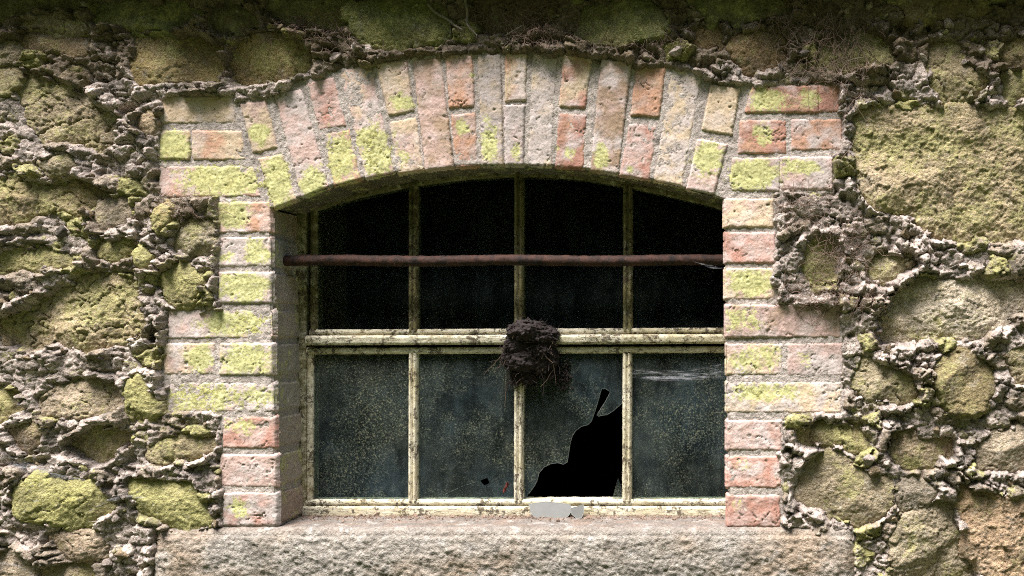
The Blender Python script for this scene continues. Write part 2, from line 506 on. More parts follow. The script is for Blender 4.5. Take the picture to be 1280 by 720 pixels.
# name: polygon, base offset (m towards the viewer), colour, lichen, roughness, label
ST = [
    ([(30, 38), (60, 40), (90, 45), (113, 50), (112, 70), (90, 73), (60, 66), (30, 57)], .004, (.20, .15, .09), .25, .6, 'plain brown oblong stone'),
    ([(33, 28), (50, 18), (75, 21), (95, 31), (110, 37), (110, 46), (80, 41), (30, 36)], .0, (.22, .18, .11), .3, .7, None),
    ([(-12, 55), (20, 50), (32, 60), (22, 72), (-12, 80)], .004, (.20, .17, .11), .35, .6, None),
    ([(-12, 84), (18, 82), (25, 95), (20, 112), (-12, 120)], .0, (.20, .17, .10), .5, .6, None),
    ([(25, 98), (50, 92), (68, 102), (85, 112), (110, 125), (130, 135), (147, 143), (146, 165), (140, 185), (110, 183), (80, 178), (50, 172), (33, 160), (35, 130), (24, 115)], .0, (.27, .22, .15), .50, 1, 'broad pitted stone with lichen on its upper corner'),
    ([(168, 45), (200, 42), (240, 45), (272, 50), (278, 75), (280, 95), (265, 107), (250, 100), (220, 103), (180, 105), (165, 100), (167, 70)], .0, (.22, .17, .08), .42, .5, None),
    ([(282, 60), (300, 45), (330, 43), (370, 48), (385, 65), (392, 82), (375, 92), (340, 102), (300, 108), (280, 100), (277, 80)], .008, (.24, .18, .09), .48, .6, 'rounded ochre stone above the arch'),
    ([(118, 5), (160, 3), (220, 5), (255, 15), (250, 28), (200, 35), (150, 30), (118, 26)], .01, (.13, .14, .07), .5, .5, None),
    ([(262, 5), (290, 2), (318, 10), (320, 35), (290, 42), (262, 35)], .0, (.14, .12, .08), .4, .5, None),
    ([(-12, -30), (60, -30), (105, -12), (100, 8), (60, 14), (20, 18), (-12, 30)], .006, (.13, .12, .07), .45, .5, None),
    ([(330, -20), (390, -30), (430, -10), (432, 22), (410, 38), (370, 34), (335, 20)], .006, (.13, .12, .07), .45, .5, None),
    ([(438, 6), (470, -4), (520, -4), (558, 8), (566, 38), (550, 55), (500, 60), (455, 62), (440, 40)], .008, (.13, .14, .05), .55, .5, 'dark mossy stone over the arch'),
    ([(588, -10), (640, -16), (690, -8), (700, 20), (680, 38), (630, 42), (596, 34)], .0, (.12, .09, .06), .25, .6, None),
    ([(722, 8), (760, 0), (810, 3), (835, 20), (832, 44), (800, 51), (760, 54), (730, 51), (718, 33)], .012, (.14, .15, .06), .55, .5, None),
    ([(865, 36), (885, 32), (903, 40), (902, 58), (880, 63), (866, 54)], .008, (.24, .17, .10), .2, .6, None),
    ([(860, -8), (930, -14), (985, -4), (990, 14), (960, 26), (905, 26), (866, 18)], .016, (.13, .13, .06), .5, .5, None),
    ([(920, 45), (950, 37), (983, 42), (986, 75), (965, 88), (930, 86), (914, 66)], .004, (.20, .14, .08), .35, .7, None),
    ([(1020, 55), (1050, 40), (1090, 38), (1115, 52), (1118, 75), (1095, 85), (1050, 88), (1022, 82)], .004, (.18, .17, .08), .55, .7, 'moss-tinged stone under hanging rootlets'),
    ([(1162, 60), (1185, 48), (1203, 60), (1208, 84), (1236, 97), (1226, 120), (1190, 130), (1170, 125), (1165, 95)], .0, (.27, .22, .14), .5, .8, None),
    ([(1120, -12), (1180, -16), (1230, -8), (1238, 12), (1200, 24), (1150, 22), (1122, 12)], .02, (.14, .11, .06), .35, .5, None),
    ([(1072, 140), (1100, 134), (1140, 138), (1180, 135), (1220, 132), (1260, 138), (1300, 145), (1312, 220), (1310, 290), (1265, 300), (1240, 305), (1200, 300), (1165, 293), (1145, 275), (1120, 262), (1090, 258), (1075, 230), (1068, 185)], .004, (.31, .25, .16), .53, 1.3, 'largest stone, a big pitted yellow-green block'),
    ([(1252, 55), (1272, 48), (1296, 52), (1296, 82), (1270, 88), (1250, 78)], .004, (.26, .20, .12), .35, .7, None),
    ([(1253, 94), (1270, 90), (1296, 94), (1296, 118), (1272, 122), (1262, 132), (1254, 115)], .012, (.22, .20, .10), .6, .7, None),
    ([(1010, 300), (1030, 292), (1045, 300), (1047, 330), (1040, 350), (1020, 362), (1003, 345)], .0, (.26, .23, .14), .62, .8, None),
    ([(1085, 325), (1110, 317), (1140, 318), (1148, 330), (1120, 345), (1090, 355), (1083, 345)], .0, (.28, .24, .16), .58, .9, None),
    ([(1110, 375), (1130, 355), (1160, 352), (1190, 352), (1230, 345), (1292, 350), (1297, 385), (1260, 400), (1240, 418), (1200, 420), (1160, 425), (1110, 430), (1098, 415)], -.002, (.38, .33, .26), .36, 1.3, 'wide pale crumbling stone'),
    ([(1172, 455), (1195, 440), (1225, 445), (1238, 460), (1242, 485), (1232, 508), (1200, 517), (1180, 505), (1170, 480)], .02, (.16, .13, .07), .42, .7, 'dark rounded bulging stone'),
    ([(1065, 455), (1090, 448), (1115, 460), (1140, 475), (1150, 495), (1120, 503), (1090, 500), (1068, 490)], .0, (.26, .22, .15), .42, .9, None),
    ([(1262, 438), (1280, 434), (1296, 440), (1296, 470), (1276, 478), (1262, 466)], .0, (.24, .20, .13), .4, .7, None),
    ([(1000, 540), (1030, 528), (1070, 530), (1088, 548), (1085, 563), (1060, 562), (1030, 556), (1000, 552)], .002, (.22, .18, .10), .58, .8, None),
    ([(1018, 572), (1045, 565), (1065, 583), (1095, 592), (1112, 605), (1115, 625), (1095, 645), (1075, 657), (1050, 650), (1020, 640), (993, 628), (997, 600)], .012, (.23, .19, .13), .40, .8, 'large round grey-brown stone low beside the bricks'),
    ([(1115, 545), (1135, 540), (1160, 550), (1188, 548), (1190, 570), (1165, 580), (1140, 585), (1117, 575)], -.002, (.23, .18, .12), .35, .9, None),
    ([(1220, 555), (1245, 540), (1292, 532), (1292, 590), (1260, 585), (1225, 588), (1217, 572)], .004, (.24, .20, .15), .28, .8, None),
    ([(1118, 605), (1150, 600), (1172, 612), (1165, 625), (1145, 632), (1130, 640), (1115, 625)], .0, (.22, .19, .15), .25, .7, None),
    ([(1195, 608), (1220, 613), (1260, 625), (1300, 620), (1302, 735), (1250, 738), (1218, 700), (1200, 655)], .0, (.28, .20, .13), .2, 1.4, 'large rusty brown broken stone in the bottom corner'),
    ([(1122, 650), (1145, 634), (1188, 622), (1196, 655), (1214, 700), (1222, 738), (1120, 738), (1112, 700)], -.004, (.25, .21, .15), .36, 1.3, None),
    ([(-12, 225), (30, 222), (60, 228), (90, 225), (135, 232), (150, 245), (110, 262), (60, 268), (20, 275), (-12, 280)], .0, (.25, .20, .12), .52, 1, None),
    ([(115, 262), (140, 248), (162, 250), (166, 265), (150, 282), (120, 284)], .006, (.24, .20, .15), .3, .7, None),
    ([(215, 330), (235, 325), (248, 340), (251, 365), (240, 380), (222, 385), (205, 375), (203, 350)], .006, (.25, .22, .11), .66, .7, 'rounded green stone beside the bricks'),
    ([(217, 285), (235, 278), (262, 275), (268, 300), (262, 312), (240, 318), (218, 312)], .0, (.27, .23, .17), .55, 1, None),
    ([(128, 304), (148, 300), (168, 302), (170, 318), (150, 324), (128, 322)], .002, (.23, .20, .10), .64, .8, None),
    ([(177, 314), (186, 311), (193, 322), (186, 333), (177, 328)], .014, (.24, .22, .10), .7, .5, None),
    ([(200, 262), (209, 260), (212, 275), (209, 290), (200, 288)], .014, (.25, .2, .1), .66, .5, None),
    ([(-12, 322), (20, 310), (50, 312), (80, 320), (95, 330), (70, 338), (30, 335), (-12, 345)], .0, (.24, .21, .11), .64, .8, None),
    ([(-12, 395), (20, 385), (60, 370), (90, 350), (115, 338), (140, 342), (163, 350), (168, 375), (182, 390), (185, 410), (165, 422), (140, 430), (110, 435), (60, 440), (20, 435), (-12, 430)], .006, (.31, .25, .16), .55, 1.1, 'broad sloping lichen-covered stone'),
    ([(50, 492), (80, 478), (120, 478), (150, 485), (155, 500), (135, 515), (110, 522), (75, 520), (52, 510)], .0, (.27, .22, .16), .34, 1, None),
    ([(158, 472), (180, 468), (188, 485), (203, 512), (195, 525), (170, 527), (160, 510)], .01, (.24, .22, .10), .68, .7, None),
    ([(-12, 486), (18, 486), (27, 505), (14, 527), (-12, 524)], .008, (.24, .21, .11), .56, .8, None),
    ([(13, 536), (35, 528), (57, 540), (52, 558), (22, 560)], .004, (.22, .17, .12), .25, .6, None),
    ([(78, 558), (100, 545), (130, 535), (163, 535), (167, 548), (150, 565), (135, 580), (110, 577), (85, 568)], .002, (.26, .21, .14), .47, .9, None),
    ([(188, 565), (205, 548), (235, 545), (268, 545), (270, 560), (245, 572), (215, 577), (190, 575)], .002, (.25, .21, .13), .48, .8, None),
    ([(22, 612), (35, 600), (60, 597), (90, 600), (120, 607), (135, 620), (143, 630), (135, 643), (115, 655), (85, 658), (55, 648), (20, 640)], .016, (.22, .21, .08), .66, .8, 'bright mossy oval stone'),
    ([(163, 602), (185, 598), (215, 600), (240, 605), (250, 620), (262, 640), (265, 655), (240, 662), (210, 658), (185, 645), (172, 625)], .008, (.23, .22, .09), .66, .8, 'mossy wedge stone beside the lowest bricks'),
    ([(65, 668), (90, 662), (120, 662), (130, 680), (125, 700), (90, 698), (70, 690)], .0, (.28, .22, .16), .28, .8, None),
    ([(50, 706), (85, 702), (120, 704), (128, 738), (48, 738)], .0, (.26, .21, .15), .35, .8, None),
    ([(-12, 690), (20, 686), (42, 700), (40, 738), (-12, 738)], .0, (.28, .23, .17), .35, .8, None),
    ([(52, 205), (75, 198), (92, 203), (88, 217), (60, 220)], .004, (.26, .22, .15), .45, .8, None),
    ([(176, 148), (190, 140), (196, 160), (188, 176), (177, 166)], .0, (.27, .21, .14), .2, .6, None),
]

# ------------------------------------------------------------------ THE RUBBLE WALL
STEP = .0024
X0, X1 = wx(-28), wx(1308)
Z0, Z1 = wz(742), wz(-42)
gx = np.arange(X0, X1, STEP); gz = np.arange(Z0, Z1, STEP)
GX, GZ = np.meshgrid(gx, gz)
NYg, NXg = GX.shape
# the outlines are broken up by a small warp
WX = GX + .015 * fbm(GX, GZ, 17, 4, 5, .6) + .0016 * perlin(GX * 140, GZ * 140, 8)
WZ = GZ + .015 * fbm(GX, GZ, 17, 4, 6, .6) + .0016 * perlin(GX * 140, GZ * 140, 9)


def sub(poly, m=.03):
    a = np.array(poly); i0 = max(0, int((a[:, 0].min() - m - X0) / STEP)); i1 = min(NXg, int((a[:, 0].max() + m - X0) / STEP) + 2)
    j0 = max(0, int((a[:, 1].min() - m - Z0) / STEP)); j1 = min(NYg, int((a[:, 1].max() + m - Z0) / STEP) + 2)
    return slice(j0, j1), slice(i0, i1)


wall = empty('stone_wall', (0, 0, 0))
tag(wall, 'old lichen-stained rubble stone wall with crumbling lumpy mortar around the brick window arch', 'wall')

DS = np.full(GX.shape, .06)
stone_px = []
nstone = 0
for k, (poly, off, col, lich, rough, lab) in enumerate(ST):
    Pw = [W(*p) for p in chaikin(poly, 1)]
    sl = sub(Pw)
    x, z = GX[sl], GZ[sl]
    d = sdf(Pw, WX[sl], WZ[sl])
    wE = worley(GX[sl] + .004 * fbm(GX[sl], GZ[sl], 60, 2, 45), GZ[sl] * 1.2, .030, 700 + k)
    d = d + .013 * (wE[4] - .55) + .010 * ((wE[5] - .5) * wE[2] + (wE[6] - .5) * wE[3])
    DS[sl] = np.minimum(DS[sl], d)
    cx_, cz_ = np.mean(Pw, axis=0)
    rs = np.random.default_rng(k)
    tx, tz = rs.normal(0, .05), rs.normal(-.02, .06)
    d = d - .008
    e = np.clip(-d / .012, 0, 1)
    off = off - .0005 + rs.normal(.0, .005)
    h = off - .005 * (1 - np.sqrt(np.clip(1 - (1 - e) ** 2, 0, 1)))
    h = h + .005 * (1 - np.exp(-np.clip(-d, 0, 1) / .03)) - .003
    h += tx * (x - cx_) + tz * (z - cz_)
    sz = np.ptp([p[0] for p in Pw]) + np.ptp([p[1] for p in Pw])
    fz = 9.0; xf = x + .010 * fbm(x, z, 22, 3, 610 + k); zf = z + .010 * fbm(x, z, 22, 3, 640 + k)
    for _f in range(7):
        nx_, nz_ = rs.normal(0, .17), rs.normal(.0, .17); qx, qz = rs.normal(0, .16 * sz), rs.normal(0, .13 * sz)
        fz = np.minimum(fz, .011 + nx_ * (xf - cx_ - qx) + nz_ * (zf - cz_ - qz))
    h += np.clip(fz, -.016, .012) * min(1, .55 + rough * .3)
    h += rough * (.0045 * fbm(x, z, 12, 3, 40 + k) + .0020 * fbm(x, z, 60, 5, 80 + k, .66))
    wv = worley(x + .008 * fbm(x, z, 40, 2, 3), z + .008 * fbm(x, z, 40, 2, 4), .045 if rough < 1 else .034, 200 + k)
    h += rough * ((wv[4] - .5) * .002 + ((wv[5] - .5) * wv[2] + (wv[6] - .5) * wv[3]) * .006)
    wv2 = worley(x + .003 * fbm(x, z, 90, 2, 3), z * 1.3, .012, 400 + k)
    h += rough * ((wv2[4] - .5) * .0008 + ((wv2[5] - .5) * wv2[2] + (wv2[6] - .5) * wv2[3]) * .0026)
    h += (.5 + .7 * rough) * .0017 * fbm(x, z, 190, 2, 12)
    # cracks
    cr = np.abs(fbm(x, z, 9, 4, 300 + k))
    h -= .006 * rough * (1 - sstep(.0, .02, cr)) * (hsh(np.array([k]), np.array([3]), 1)[0] > .35)
    h = np.where(d > 0, np.minimum(h, off - .007) - d * 1.2, h)
    keepv = d < .012
    kq = keepv[:-1, :-1] & keepv[1:, :-1] & keepv[:-1, 1:] & keepv[1:, 1:]
    if not kq.any(): continue
    colv = np.array(col)[None, None] * (1 + .35 * fbm(x, z, 22, 3, 500 + k))[..., None]
    warm = sstep(-.1, .5, fbm(x, z, 12, 3, 520 + k))[..., None]
    colv = colv * 1.3
    colv = colv * (1 - warm * .5) + warm * .5 * np.array([.33, .27, .20]) * (colv.mean() / .22)
    pale = sstep(.1, .5, fbm(x, z, 40, 4, 530 + k))[..., None]
    colv = colv * (1 - .35 * pale) + .35 * pale * np.array([.36, .33, .30])
    lv = lich - .05 + .75 * fbm(x, z, 12, 5, 560 + k, .62)
    V = np.stack([x, -h, z], -1).reshape(-1, 3)
    F = grid_faces(*x.shape, kq)
    V, F, A = compress(V, F, {'Col': colv.reshape(-1, 3), 'lich': lv.ravel()})
    o = mesh_np('stone', V, F, M['stone'], wall, A)
    if lab: o['label'] = lab
    nstone += 1

# footprint of the brickwork and the opening
OUT = [(197, 119), (296, 118), (299, 127), (343, 113), (382, 99), (422, 86), (468, 77), (515, 71), (557, 67), (630, 65), (700, 66), (750, 72), (795, 77), (838, 84), (884, 96), (925, 107), (1052, 105),
       (1054, 192), (1042, 196), (1042, 241), (972, 245), (969, 300), (972, 380), (1053, 382), (1055, 518), (979, 520), (979, 660), (1066, 664), (1066, 800), (197, 800), (197, 662), (276, 660), (274, 518), (204, 516), (203, 428), (209, 386), (272, 384), (270, 249), (198, 247)]
OUTw = [W(*p) for p in OUT]
RX = GX + .010 * fbm(GX, GZ, 24, 3, 15) + .003 * perlin(GX * 120, GZ * 120, 18)
RZ = GZ + .010 * fbm(GX, GZ, 24, 3, 16) + .003 * perlin(GX * 120, GZ * 120, 19)
DB = sdf(OUTw, RX, RZ)
DM = np.minimum(DS, DB + .006 + .010 * sstep(.1, .5, fbm(GX, GZ, 13, 3, 17)))

# mortar: knobbly ropes squeezed out of the joints, lumps within lumps
wxx = GX + .008 * fbm(GX, GZ, 28, 3, 21); wzz = GZ + .008 * fbm(GX, GZ, 28, 3, 22)
wx2 = wxx + .005 * fbm(GX, GZ, 75, 3, 23); wz2 = wzz + .005 * fbm(GX, GZ, 75, 3, 29)
A1 = worley(wx2, wz2 * 1.3, .052, 31); A2 = worley(wx2, wz2 * 1.15, .023, 32); A3 = worley(wx2, wz2, .0095, 33)


def lumps(Wv, amp, tilt, dome, crev):
    h = (Wv[4] - .4) * amp + ((Wv[5] - .5) * Wv[2] + (Wv[6] - .5) * Wv[3]) * tilt + dome * (np.sqrt(np.clip(1 - Wv[0] ** 2, 0, 1)) - .75) * 3
    c = sstep(.0, .20, Wv[1] - Wv[0])
    return h * c - (1 - c) * crev * (.3 + 1.4 * Wv[6])


DN = DM + .005 * fbm(GX, GZ, 55, 3, 20) + .013 * sstep(.15, .5, fbm(GX, GZ, 12, 3, 36))
rise = sstep(-.006, .010, DN)
low = fbm(GX, GZ, 11, 3, 24)
rope = np.exp(-((DM - .012) / .013) ** 2)
ramp_ = sstep(-.35, .35, fbm(GX, GZ, 8, 3, 30))          # here a fat rope, there nearly flush
rmid = sstep(-.2, .3, fbm(GX, GZ, 20, 3, 34))
Hm = -.018 + rise * (.021 + .009 * low + .015 * rope * ramp_ - .001)
Hm += rise * (.45 + .65 * ramp_) * (lumps(A1, .017, .014, .005, .007) + (.35 + .75 * rmid) * lumps(A2, .010, .010, .0035, .006) + (.4 + .6 * rmid) * lumps(A3, .0024, .0032, .001, .0016))
Hm += rise * (  .0040 * fbm(GX, GZ, 60, 3, 35, .6) + .0036 * fbm(GX, GZ, 150, 4, 25, .65))
deep = sstep(.25, .6, fbm(GX, GZ, 17, 3, 26))       # hollows where the mortar has fallen out
Hm -= rise * deep * .030
Hm -= sstep(.0, -.02, DN) * .03
keepv = (DB > -.016) & (DS > -.012)
kq = keepv[:-1, :-1] & keepv[1:, :-1] & keepv[:-1, 1:] & keepv[1:, 1:]
base = np.array([.455, .392, .355])
tone = (.70 + .58 * A2[4])[..., None] * (.9 + .22 * A1[5])[..., None]
colm = base[None, None] * tone
chipc = np.stack([.20 + .12 * A1[6], .165 + .10 * A1[6], .115 + .09 * A1[6]], -1)
isch = (sstep(.74, .78, A1[4]) * sstep(.0, .2, A1[1] - A1[0]))[..., None]
colm = colm * (1 - isch * .8) + chipc * isch * .8
dkm = sstep(.90, .93, A2[5])[..., None]
colm = colm * (1 - dkm * .6) + np.array([.11, .10, .085]) * dkm * .6
brn = sstep(.05, .5, fbm(GX, GZ, 7, 3, 27))[..., None]
colm = colm * (1 - .14 * brn) + .14 * brn * np.array([.26, .19, .13])
dark_brown = sstep(-.25, .25, fbm(GX, GZ, 10, 4, 37) + np.clip((GZ - wz(95)) / .07, -2, 2))[..., None]      # darker brown towards the top of the wall
colm = colm * (1 - .75 * dark_brown) + .75 * dark_brown * np.array([.15, .115, .07])
lichm = -.06 + .30 * (1 - ramp_) + .36 * fbm(GX, GZ, 9, 4, 28) + .5 * sstep(.72, .78, A1[6]) * sstep(.45, .5, A1[4]) + .25 * sstep(.85, .9, A2[6])
sA = Soup()
V, F, A = compress(np.stack([GX, -Hm, GZ], -1).reshape(-1, 3), grid_faces(NYg, NXg, kq), {'Col': colm.reshape(-1, 3), 'lich': lichm.ravel()})
sA.add(V, F, **A)
# loose chips bedded in the mortar
ok = np.argwhere((DM > .004) & (DB > .004))
for idx in ok[RNG.choice(len(ok), 420, replace=False)]:
    j, i = idx
    s_ = float(np.clip(RNG.lognormal(-4.95, .45), .003, .016))
    r = RNG.random()
    c = np.array([.41, .35, .315]) if r < .6 else (np.array([.23, .18, .12]) if r < .8 else np.array([.14, .125, .11]))
    c = c * RNG.uniform(.7, 1.3)
    li = .75 if RNG.random() < .08 else -.2
    add_chip(sA, (GX[j, i], -Hm[j, i] - s_ * RNG.uniform(-.35, .35), GZ[j, i]), s_, Col=c, lich=li)
mort = sA.build('mortar', M['mortar'], wall, 'mix')

# the rest of the wall beyond what the photograph frames
ST2 = .0062
ex = np.arange(-2.2, 2.7, ST2); ez = np.arange(0.0, Z1 + .02, ST2)
EX, EZ = np.meshgrid(ex, ez)
q = worley(EX + .05 * fbm(EX, EZ, 6, 4, 61, .6), (EZ + .04 * fbm(EX, EZ, 6, 4, 62, .6)) * 1.5, .20, 63)
dm = .026 + .03 * fbm(EX, EZ, 4, 3, 67) - (q[1] - q[0]) * .085          # > 0 in the joints
ed = 1 - sstep(-.004, .004, dm)
e1 = worley(EX + .01 * fbm(EX, EZ, 30, 3, 68), EZ * 1.3, .052, 69); e2 = worley(EX + .006 * fbm(EX, EZ, 60, 2, 70), EZ * 1.1, .025, 74)
rs_ = sstep(-.008, .010, dm)
hj = -.012 + rs_ * (.020 + .008 * fbm(EX, EZ, 9, 3, 75) + lumps(e1, .017, .014, .005, .007) + lumps(e2, .010, .010, .0035, .006) + .005 * fbm(EX, EZ, 60, 3, 76))
hs = .004 + .014 * (q[4] - .5) + .09 * ((q[5] - .5) * q[2] + (q[6] - .5) * q[3]) * .2 + .008 * fbm(EX, EZ, 13, 4, 64, .6) + .003 * fbm(EX, EZ, 60, 2, 77)
hh = np.maximum(hj * rs_ - .03 * (1 - rs_), hs - .01 * (1 - ed))
ed = (hs - .01 * (1 - ed) >= hj * rs_ - .03 * (1 - rs_)).astype(float)
inside = (EX > X0 + .012) & (EX < X1 - .012) & (EZ > Z0 + .012)
nearf = np.minimum(np.minimum(np.abs(EX - X0), np.abs(EX - X1)), np.abs(EZ - Z0)) < .03
hh = hh - nearf * .008
kv = ~inside
kq = kv[:-1, :-1] & kv[1:, :-1] & kv[:-1, 1:] & kv[1:, 1:]
ce = np.array([.30, .245, .165])[None, None] * (.7 + .6 * q[5])[..., None] * ed[..., None] + base * (.7 + .58 * e2[4])[..., None] * (1 - ed)[..., None]
V, F, A = compress(np.stack([EX, -hh, EZ], -1).reshape(-1, 3), grid_faces(*EX.shape, kq),
                   {'Col': ce.reshape(-1, 3), 'lich': (-.02 + (.36 + .35 * (q[6] - .4)) * ed + .5 * fbm(EX, EZ, 7, 5, 66)).ravel()})
mesh_np('rubble_face', V, F, M['stone'], wall, A)


def box_np(x0, x1, y0, y1, z0, z1):
    V = [(x, y, z) for x in (x0, x1) for y in (y0, y1) for z in (z0, z1)]
    return np.array(V), np.array([(0, 1, 3, 2), (4, 6, 7, 5), (0, 4, 5, 1), (2, 3, 7, 6), (0, 2, 6, 4), (1, 5, 7, 3)])


# solid core behind the facing, with the opening left through it
OX0, OX1, OZ0, OZ1 = wx(352, .13), wx(932, .13), wz(672, .13), wz(196, .13)
core = Soup()
for b in ((-2.4, OX0, .135, .45, 0, 2.2), (OX1, 2.9, .135, .45, 0, 2.2), (OX0, OX1, .135, .45, 0, OZ0), (OX0, OX1, .135, .45, OZ1, 2.2),
          (-2.4, wx(300), .05, .134, 0, 2.2), (wx(950), 2.9, .05, .134, 0, 2.2), (wx(300), wx(950), .05, .134, 0, wz(690)), (wx(300), wx(950), .05, .134, wz(180), 2.2)):
    core.add(*box_np(*b), Col=np.array([.2, .17, .13]), lich=0.0)
core.build('wall_core', M['mortar'], wall, False)

# unseen overhang added and shaped to shade the top of the wall
cxs = np.arange(-2.4, 2.9, .012)
ZC = wz(-9)
path = [(.10, ZC)] + [(y, ZC + .006 * (y / -.1) ** 2) for y in np.linspace(-.0, -.068, 10)] + [(-.075, z) for z in np.linspace(ZC + .015, 2.32, 16)] + [(y, 2.325) for y in np.linspace(-.12, .5, 12)]
pa = np.array(path)
CXg, Kg = np.meshgrid(cxs, np.arange(len(pa)))
py_, pz_ = pa[Kg, 0], pa[Kg, 1]
nz = .018 * fbm(CXg, pz_ + py_, 7, 5, 71) + .010 * (worley(CXg, pz_ + py_, .16, 72)[4] - .5)
V = np.stack([CXg, py_ - nz * 1.3, pz_ - nz * .9], -1).reshape(-1, 3)
mesh_np('unseen_overhang', V, grid_faces(*CXg.shape), M['stone'], wall,
        {'Col': np.tile(np.array([.15, .13, .09]), (V.shape[0], 1)), 'lich': (.3 + .3 * fbm(CXg, pz_, 4, 3, 73)).ravel()})

# ------------------------------------------------------------------ BRICK SURROUND
sur = empty('brick_surround', (wx(624), 0, wz(660)))
tag(sur, 'red and buff brick segmental arch and toothed jambs framing the window, blotched with lime-green lichen', 'brick arch')


def lichen_at(x, z):
    L = np.full(x.shape, -.12)
    px = (x - CX) / S + 960; py = 414 - (z - CZ) / S
    n = .42 * fbm(x, z, 32, 4, 91) + .18 * fbm(x, z, 95, 3, 92)
    for (a, b, ra, rb, s_) in LICH:
        d = np.sqrt(((px - a) / ra) ** 2 + ((py - b) / rb) ** 2)
        L = np.maximum(L, np.where(d < 2, s_ * (1.15 - .62 * np.maximum(d, .55)) + n * .9 * np.clip(d, .35, 1), -.12))
    return L


def brick_soup(lst, seed):
    so = Soup()
    for k, (quad, c1, c2) in enumerate(lst):
        Pw = [W(*p) for p in quad]
        sl = sub(Pw, .012)
        st = .0021
        a = np.array(Pw)
        x, z = np.meshgrid(np.arange(a[:, 0].min() - .010, a[:, 0].max() + .010, st), np.arange(a[:, 1].min() - .010, a[:, 1].max() + .010, st))
        xw = x + .0022 * fbm(x, z, 55, 3, seed + k) + .0010 * perlin(x * 210, z * 210, seed + 3)
        zw = z + .0022 * fbm(x, z, 55, 3, seed + 50 + k) + .0010 * perlin(x * 210, z * 210, seed + 4)
        d = sdf(Pw, xw, zw) - .0026
        rs = np.random.default_rng(seed + k)
        e = np.clip(-d / .0055, 0, 1)
        h = rs.normal(0, .0012) - .0045 * (1 - np.sqrt(np.clip(1 - (1 - e) ** 2, 0, 1)))
        h += rs.normal(0, .012) * (x - a[:, 0].mean()) + rs.normal(0, .012) * (z - a[:, 1].mean())
        h += .0022 * fbm(x, z, 38, 4, seed + k * 3, .6) + .0007 * fbm(x, z, 220, 2, seed)
        # chipped patches and cracks
        ch = sstep(.40, .50, fbm(x, z, 42, 3, seed + 7 * k))
        h -= .0022 * ch
        cr = np.abs(fbm(x, z, 16, 4, seed + 11 * k)); crk = (1 - sstep(.003, .016, cr)) * sstep(.05, .25, fbm(x, z, 14, 2, seed + 13 * k))
        h -= .0035 * crk
        h = np.where(d > 0, np.minimum(h, -.0055) - d * 1.5, h)
        kv = d < .004
        kq = kv[:-1, :-1] & kv[1:, :-1] & kv[:-1, 1:] & kv[1:, 1:]
        t = sstep(-.25, .35, fbm(x, z, 20, 4, seed + 17 * k) + rs.normal(0, .12))[..., None]
        col = np.array(BCOL[c1]) * (1 - t) + np.array(BCOL[c2]) * t
        wash = (sstep(-.15, .4, fbm(x, z, 22, 4, seed + 19 * k)) * rs.uniform(.35, .9))[..., None]
        col = col * (1 - wash) + wash * np.array([.54, .47, .455])
        col = col * (1 - .45 * ch[..., None]) + .45 * ch[..., None] * np.array(BCOL[c1]) * .8
        col = col * (1 - .75 * crk[..., None]) + .75 * crk[..., None] * np.array([.06, .045, .035])
        col = col * rs.uniform(.88, 1.1)
        V, F, A = compress(np.stack([x, -h, z], -1).reshape(-1, 3), grid_faces(*x.shape, kq), {'Col': col.reshape(-1, 3), 'lich': lichen_at(x, z).ravel()})
        so.add(V, F, **A)
    return so


def reveal(pts, bands, seed, dim, so, normal_in):
    """inner face of the opening: runs along pts (px), 0.125 m deep; bands give brick spans by running index"""
    pp = []
    for (a, b) in zip(pts[:-1], pts[1:]):
        n = max(2, int(math.dist(a, b) / 1.4))
        for i in range(n): pp.append((a[0] + (b[0] - a[0]) * i / n, a[1] + (b[1] - a[1]) * i / n))
    pp.append(pts[-1])
    pw = np.array([W(*p) for p in pp])
    T = np.gradient(pw, axis=0); T /= np.linalg.norm(T, axis=1)[:, None]
    Nn = np.stack([-T[:, 1], T[:, 0]], 1) * normal_in       # into the opening
    ys = np.arange(.0015, .1335, .0032)
    s = np.concatenate([[0], np.cumsum(np.linalg.norm(np.diff(pw, axis=0), axis=1))])
    Sg, Yg = np.meshgrid(s, ys)
    I = np.tile(np.arange(len(pp)), (len(ys), 1))
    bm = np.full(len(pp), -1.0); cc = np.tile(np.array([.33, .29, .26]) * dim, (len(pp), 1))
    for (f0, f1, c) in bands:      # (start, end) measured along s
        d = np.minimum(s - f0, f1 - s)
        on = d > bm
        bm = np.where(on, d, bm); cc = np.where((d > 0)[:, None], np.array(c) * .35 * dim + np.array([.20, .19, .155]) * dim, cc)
    dj = bm[I] + .0018 * fbm(Sg, Yg, 60, 3, seed)
    e = np.clip(dj / .005, 0, 1)
    disp = -.004 + .004 * np.sqrt(1 - (1 - e) ** 2) + .0016 * fbm(Sg, Yg, 50, 4, seed + 1)
    X = pw[I, 0] + Nn[I, 0] * (disp - .0005); Z = pw[I, 1] + Nn[I, 1] * (disp - .0005)
    g = (fbm(Sg, Yg, 20, 4, seed + 2) * .5 + .34 - (Yg < .004) * .1)
    so.add(np.stack([X, Yg, Z], -1).reshape(-1, 3), grid_faces(*Sg.shape), Col=cc[I].reshape(-1, 3), lich=g.ravel())


def bands_v(lst, top, side):
    out = []
    for quad, c1, c2 in lst:
        xs = [p[0] for p in quad]
        if (side == 'l' and max(xs) < 320) or (side == 'r' and min(xs) > 915): continue
        y0 = quad[0][1]; y1 = quad[2][1]
        if y1 < top: continue
        out.append(((y0 - top) * S, (y1 - top) * S, BCOL[c1]))
    return out


